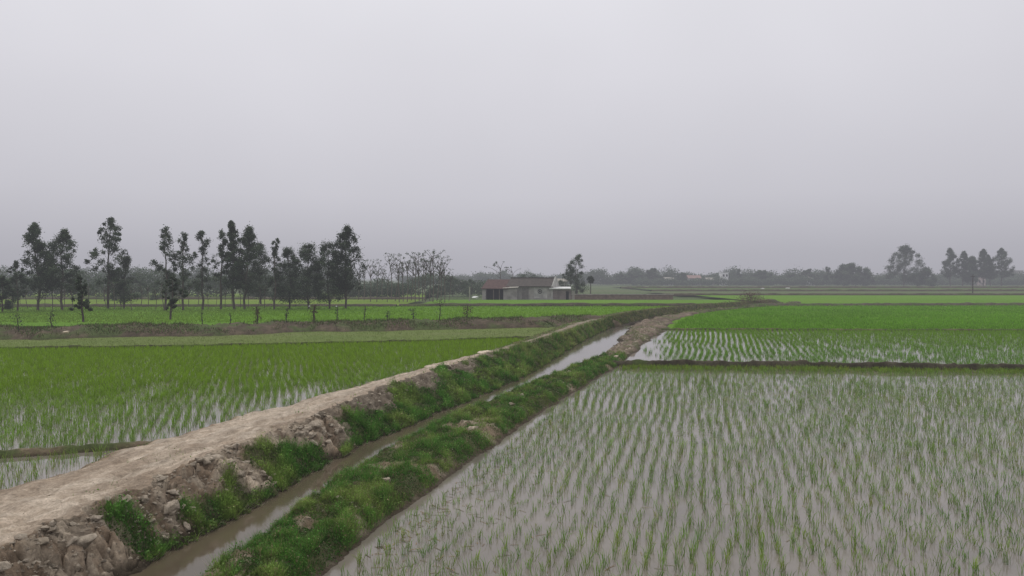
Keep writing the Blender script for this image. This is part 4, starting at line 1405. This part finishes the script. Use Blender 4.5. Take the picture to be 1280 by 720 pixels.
# left lean-to with red brown roof
S = Soup()
slab(S, [(-7.6, -1.3, 1.72), (-3.0, -1.3, 1.72), (-3.0, 2.3, 3.2), (-7.6, 2.3, 3.2)], .1)
rr = mk("lean_to_roof", S, TILE_R, farm)
S = Soup(); S.box(-3.9, -1.6, -.95, -.75, -.3, 1.74); mk("front_wall", S, HW, farm)
S = Soup(); S.box(-7.5, -6.9, -1.0, -.8, -.3, 1.66); S.box(-7.5, -3.4, 2.1, 2.3, -.3, 3.0); S.box(-7.5, -7.3, -.8, 2.1, -.3, 1.7)
mk("lean_to_wall", S, HW, farm)
S = Soup(); S.box(-6.88, -3.92, -.35, -.25, -.3, 1.6); mk("dark_opening", S, DARK, farm)
for xx in (-5.6, -4.6):
    S = Soup(); S.box(xx, xx + .12, -1.1, -.98, -.3, 1.72); mk("porch_post", S, WOODM, farm)
S = Soup(); slab(S, [(-3.95, -1.25, 1.78), (-1.4, -1.25, 1.90), (-1.4, -.48, 2.06), (-3.95, -.48, 2.0)], .06); mk("porch_sheet", S, CONC, farm)
S = Soup(); S.box(-1.0, .1, -.06, -.02, .0, 1.85); mk("door", S, plain_mat("grey_door", (.17, .16, .15), .8, 3), farm)
# shed on the right with a white flat roof
q = ((700 - 640) * kx)
shed = root("shed", (q, DH - 1.0, 0), "small brown shed with a flat white roof right of the farmhouse", "shed", None, R(-3))
S = Soup(); S.box(-1.5, 1.75, 0, .15, -.3, 1.7); S.box(-1.5, -1.35, .15, 2.6, -.3, 1.7); S.box(1.6, 1.75, .15, 2.6, -.3, 1.7); S.box(-1.5, 1.75, 2.6, 2.75, -.3, 1.7); mk("wall", S, SHEDW, shed)
S = Soup(); slab(S, [(-1.75, -.5, 1.78), (1.7, -.5, 1.78), (1.7, 3, 2.0), (-1.75, 3, 2.0)], .12); mk("roof", S, WHITE, shed)
S = Soup(); S.box(-1.62, -1.45, -.08, -.02, -.3, 1.7); mk("corner_post", S, DARK, shed)
S = Soup(); S.box(.9, 1.35, -.05, -.01, -.2, 1.3); mk("doorway", S, DARK, shed)
S = Soup(); S.box(1.85, 2.3, .3, .5, -.3, 1.35); mk("pale_pier", S, CONC, shed)
# pale house behind
q = (697 - 640) / F * 165
bh = root("pale_house", (q, 165, 0), "pale house showing above the shed behind the farmhouse", "house")
S = Soup(); S.box(-2.6, 1.9, 0, 4, -.3, 2.7); mk("wall", S, HW2, bh)
S = Soup(); slab(S, [(-2.9, -.4, 2.72), (2.2, -.4, 2.72), (2.2, 2, 3.3), (-2.9, 2, 3.3)], .1); slab(S, [(2.2, 4.4, 2.72), (-2.9, 4.4, 2.72), (-2.9, 2, 3.3), (2.2, 2, 3.3)], .1); mk("roof", S, CONC, bh)
S = Soup(); S.box(-.6, .3, -.05, -.01, 1.2, 2.0); mk("window", S, DARK, bh)

# low brick wall with pale coping
wl_ = root("brick_wall", (0, 0, 0), "long low brick wall with pale coping right of the shed", "wall")
S = Soup(); S.box(9.8, 27.0, 134, 134.25, -.3, .62); mk("brickwork", S, BRICK, wl_)
S = Soup(); S.box(9.7, 27.1, 133.92, 134.33, .624, .76); mk("coping", S, CONC, wl_)
# concrete post and white heap left of the house
q = at(587, 376.5)
pst = Soup(); pst.box(-.09, .09, -.09, .09, -.3, 2.1); pst.box(-.12, .12, -.12, .12, 2.102, 2.16)
o = put("concrete_post", pst.mesh("concrete_post", (CONC,)), None, (q[0], q[1], 0)); tag(o, "pale upright concrete post left of the farmhouse", "post")
o = put("white_sack_heap", pale_clods[3], None, (-5.9, 126, .35), .3, (.85, .6, .5))
me = o.data.copy(); o.data = me; me.materials.clear(); me.materials.append(WHITE)
tag(o, "small white sheeted heap on the ground between post and farmhouse", "heap")

# trees round the farmhouse
tree("tree", 628, 0, 328, 34, "slender", "open tree with few dark leaf tufts rising behind the red brown roof", D=142)
tree("tree", 640, 0, 334, 20, "slender", "second open tree close behind the middle of the farmhouse roof", D=143)
tree("hedge_tree", 657, 0, 341, 40, "bush", "wide green bushy tree just behind the farmhouse ridge", D=146, dens=1.0, col=LEAFC * 1.3)
tree("tree", 722, 0, 319, 28, "dense", "tall loose tree with drooping tip right of the farmhouse", D=140, dens=.75, col=LEAFC * 1.2)
tree("tree", 714, 0, 337, 34, "dense", "low brushy tree at the foot of the tall loose one behind the shed", D=142, dens=.7, col=LEAFC * 1.25)
# ball-headed palm-like tree
D = 150; X = (738 - 640) / F * D
r = root("palm_tree", (X, D, 0), "slim tree with a single round dark head right of the farmhouse", "tree")
S = Soup(); limb(S, np.zeros(3), np.array([.05, 0, 3.2]), .1, .07, BARK, .01, 6, 8); put("trunk", S.mesh("trunk", (M_BARK,), True), r)
S = Soup()
for i in range(70):
    d = RNG.normal(size=3); d /= np.linalg.norm(d)
    t_ = np.linspace(0, 1, 9)[:, None]
    P_ = np.array([.05, 0, 3.25]) + d * t_ * .68 + np.array([0, 0, -.16]) * t_ ** 2
    V, Q, C = leaves(np.repeat(P_, 3, 0) + RNG.normal(0, .05, (27, 3)), .26, vary(LEAFC * .75, 27, .2), .4, 0)
    S.add(V, Q, None, C)
put("crown", S.mesh("crown", (M_LEAF,)), r)

for (px_, top, w_, D, lab) in [(566, 347, 30, 150, "low dark bush left of the pale post"), (590, 350, 34, 155, "grey green bush behind the pale post"), (545, 357, 26, 140, "low bush at the foot of the slender trees"),
                               (130, 352, 40, 120, "low bushy tree below the isolated tall tree"), (190, 356, 44, 125, "low grey bush left of the airy trees"), (168, 350, 30, 135, "hazy low tree behind the gap in the belt")]:
    tree("bush", px_, 0, top, w_, "bush", lab, D=D, dens=1.0, col=LEAFC * 1.2, cat="bush")
# dry brush heap at the end of the ditch bend
D = 101; X = (938 - 640) / F * D
r = root("dry_bush", (X, D, 0), "brown dry brush heap beside the ditch where the far bund begins", "bush")
S = Soup(); S2 = Soup()
for i in range(90):
    b = np.array([RNG.normal(0, 1.1), RNG.normal(0, .5), 0]); tip = b + np.array([RNG.normal(0, .4), RNG.normal(0, .4), max(.2, 1.7 * math.exp(-(b[0] / 1.5) ** 2) * RNG.uniform(.5, 1.0))])
    limb(S, b, tip, .02, .006, np.array([.17, .13, .10]), .1, 3, 4)
    m = 14
    V, Q, C = leaves(tip + RNG.normal(0, .22, (m, 3)), .17, vary((.15, .115, .085), m, .3), .4, .2); S2.add(V, Q, None, C)
put("branches", S.mesh("branches", (M_BARK,)), r); put("dry_leaves", S2.mesh("dry_leaves", (M_LEAF,)), r)

# ------------------------------------------------------------------ right distance
tree("tree", 1130, 0, 308, 38, "dense", "big broad dark tree standing highest right of centre on the skyline", D=330, dens=1.3, leaf=.4)
tree("tree", 1157, 0, 336, 26, "bush", "low dark round tree against the right flank of the big broad tree", D=330, leaf=.55, dens=1)
tree("tree", 1066, 0, 331, 46, "dome", "wide dome-shaped tree left of the big broad tree", D=370, leaf=.6, dens=1)
tree("tree", 1033, 0, 334, 9, "tuft", "tiny ball-topped tree on the skyline left of the dome-shaped tree", D=380, leaf=.45, dens=.9)
tree("tree", 1011, 0, 337, 22, "dense", "small round tree at the right end of the long hazy wood", D=390, leaf=.55, dens=.8)
tree("tree", 1188, 0, 311, 17, "cone", "slim airy tree, leftmost of the row near the right picture edge", D=330, leaf=.32, dens=1.4)
tree("tree", 1203, 0, 315, 15, "cone", "slim bare-stemmed tree second in the row near the right picture edge", D=330, leaf=.32, dens=1.4)
tree("tree", 1214, 0, 322, 16, "dense", "stout tree third in the row near the right picture edge", D=330, leaf=.5, dens=.8)
tree("tree", 1229, 0, 312, 16, "cone", "knobbly tree fourth in the row near the right picture edge", D=330, leaf=.32, dens=1.4)
tree("tree", 1238, 0, 319, 11, "cone", "thin tree between the knobbly tree and the arching one", D=330, leaf=.32, dens=1.4)
tree("tree", 1252, 0, 311, 22, "cone", "arching open-crowned tree, last of the row near the right picture edge", D=330, leaf=.32, dens=1.4)
for (px_, top, w_, st, lab) in [(776, 342, 14, "dense", "small hazy tree at the left end of the distant wood"), (788, 341, 18, "dense", "rounded hazy tree second in the distant wood"), (815, 336, 26, "dense", "tallest hazy tree of the distant wood, with a thin spike"),
                                (833, 343, 14, "dense", "hazy tree above the first distant house"), (854, 342, 16, "dome", "flat hazy tree between the two distant houses"), (800, 344, 20, "dome", "low hazy tree left of the tallest in the distant wood"),
                                (923, 336, 5, "tuft", "spindly thin tree standing out right of the white distant house"), (955, 339, 26, "dome", "wide hazy tree topping the right part of the distant wood"), (991, 343, 24, "dome", "hazy tree near the right end of the distant wood")]:
    tree("tree", px_, 0, top, w_, st, lab, D=395, leaf=.6, dens=.75, col=LEAFC * 1.1)


def treeline(x0, x1, D, h0, h1, n, label, leaf, col, seed, thick=20):
    """a far wood that reads as one mass"""
    S = Soup()
    xs = RNG.uniform(x0, x1, n)
    top = h0 + (h1 - h0) * 1.15 * fbm(xs * .06, xs * 0 + seed, seed, 4)
    top *= .35 + 1.2 * fbm(xs * .22, xs * 0, seed + 5, 2)
    rr = RNG.uniform(0, 1, n)
    m = 34
    cz = top * rr ** .7
    C0 = np.stack([xs, D + RNG.uniform(-thick, thick, n) * .5, cz], 1)
    P = np.repeat(C0, m, 0) + RNG.normal(0, 1, (n * m, 3)) * np.array([1.3, 1.3, .7]) * (leaf * 1.4)
    P[:, 2] = np.abs(P[:, 2])
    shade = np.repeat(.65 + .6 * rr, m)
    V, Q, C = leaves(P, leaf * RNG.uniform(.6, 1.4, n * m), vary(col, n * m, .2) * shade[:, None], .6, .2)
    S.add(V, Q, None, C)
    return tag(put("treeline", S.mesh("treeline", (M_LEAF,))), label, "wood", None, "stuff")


treeline(40, 165, 412, 2.0, 8.0, 1500, "long hazy wood on the skyline right of the farmhouse", .7, LEAFC * 1.15, 501)
treeline(60, 270, 384, 1.2, 3.8, 1100, "low hazy scrub in front of the distant houses", .6, LEAFC * 1.2, 515, 8)
treeline(140, 300, 412, 2.0, 7.0, 1700, "hazy wood running to the right picture edge", .7, LEAFC * 1.15, 503)
treeline(-60, 46, 430, 2.4, 7.4, 1000, "hazy distant wood behind the farmhouse", .7, LEAFC * 1.15, 505)
treeline(-260, -60, 300, 3.4, 7.2, 1500, "grey hazy wood far behind the left tree belt", .65, LEAFC * 1.1, 507)
treeline(-125, -40, 150, 2.4, 6.0, 1100, "low undergrowth behind the left tree belt", .34, LEAFC * 1.15, 509, 10)
treeline(-45, -17, 138, 1.2, 3.0, 420, "undergrowth behind the dense half of the belt and the slender trees", .3, LEAFC, 511, 8)
treeline(-32, -3, 165, 1.4, 3.4, 360, "undergrowth left of the farmhouse", .34, LEAFC * 1.2, 513, 8)


def house(px0, px1, base_z, top_py, D, label, roof_col, storeys=1, flat=False, wall=HW2):
    k = D / F
    x0 = (px0 - 640) * k; x1 = (px1 - 640) * k
    w = x1 - x0
    zt = H - (top_py - 347) * k
    r = root("distant_house", (x0, D, 0), label, "house")
    rh = 0.15 if flat else min(1.6, w * .25)
    S = Soup(); S.box(0, w, 0, 6, -.3, zt - rh); mk("wall", S, wall, r)
    S = Soup()
    if flat:
        S.box(-.25, w + .25, -.25, 6.25, zt - rh + .003, zt)
    else:
        slab(S, [(-.4, -.5, zt - rh - .05), (w + .4, -.5, zt - rh - .05), (w + .4, 3, zt), (-.4, 3, zt)], .12)
        slab(S, [(w + .4, 6.5, zt - rh - .05), (-.4, 6.5, zt - rh - .05), (-.4, 3, zt), (w + .4, 3, zt)], .12)
    mk("roof", S, roof_col, r)
    nw = max(2, int(w / 2.6))
    for s_ in range(storeys):
        zb = (zt - rh) * ((s_ + .35) / storeys)
        for i in range(nw):
            xc = w * (i + .5) / nw
            S = Soup(); S.box(xc - .45, xc + .45, -.05, -.005, zb, zb + 1.1); mk("window", S, DARK, r)
    return r


house(832, 842, 0, 346.5, 388, "pale distant house at the left of the skyline wood", CONC, 1, wall=WHITE)
house(861, 876, 0, 344, 389, "distant house with a long reddish roof in the skyline wood", plain_mat("faded_red_roof", (.30, .20, .18), .8, 2), 1)
house(884, 893, 0, 347, 388, "small grey distant house right of the reddish roof", CONC, 1, wall=HW)
house(902.5, 910.5, 0, 340.5, 390, "narrow two-storey white distant house with dark window", WHITE, 2, True, WHITE)
house(1012, 1019, 0, 345.5, 388, "tiny white distant house left of the dome-shaped tree", CONC, 1, wall=WHITE)
house(1222, 1232, 0, 337, 380, "pinkish distant house between the trunks near the right picture edge", plain_mat("pink_roof", (.32, .22, .20), .8, 2), 2, wall=plain_mat("pink_wall", (.42, .34, .32), .9, 2))
house(1262, 1279, 0, 338, 424, "long pale distant building behind the trees at the right picture edge", CONC, 1, True)
house(50, 84, 0, 362, 200, "low grey house half hidden by the trunks of the far left pair", TILE_D, 1, wall=HW)
house(563, 583, 0, 351, 230, "grey hazy house far behind the slender trees", CONC, 1, wall=HW)
q = (1216 - 640) / F * 172
S = Soup(); S.tube(np.array([(0, 0, -.3), (0, 0, 2), (.02, 0, 4.2)]), [.1, .09, .07], 8, BARK * .6); S.box(-.5, .5, -.05, .05, 3.7, 3.82, BARK * .6)
tag(put("utility_pole", S.mesh("utility_pole", (M_BARK,)), None, (q, 172, 0)), "thin dark pole standing in the far right fields", "pole")
q = (958 - 640) / F * 235
for i, (px_, D, lab) in enumerate([(953, 232, "left one of two tiny white sheets in the far fields behind the brush heap"), (985, 240, "right one of two tiny white sheets in the far fields behind the brush heap")]):
    o = put("white_sheet", pale_clods[i], None, ((px_ - 640) / F * D, D, .3), .2, (1.3, .5, .5))
    o.data = o.data.copy(); o.data.materials.clear(); o.data.materials.append(WHITE); tag(o, lab, "sheet")
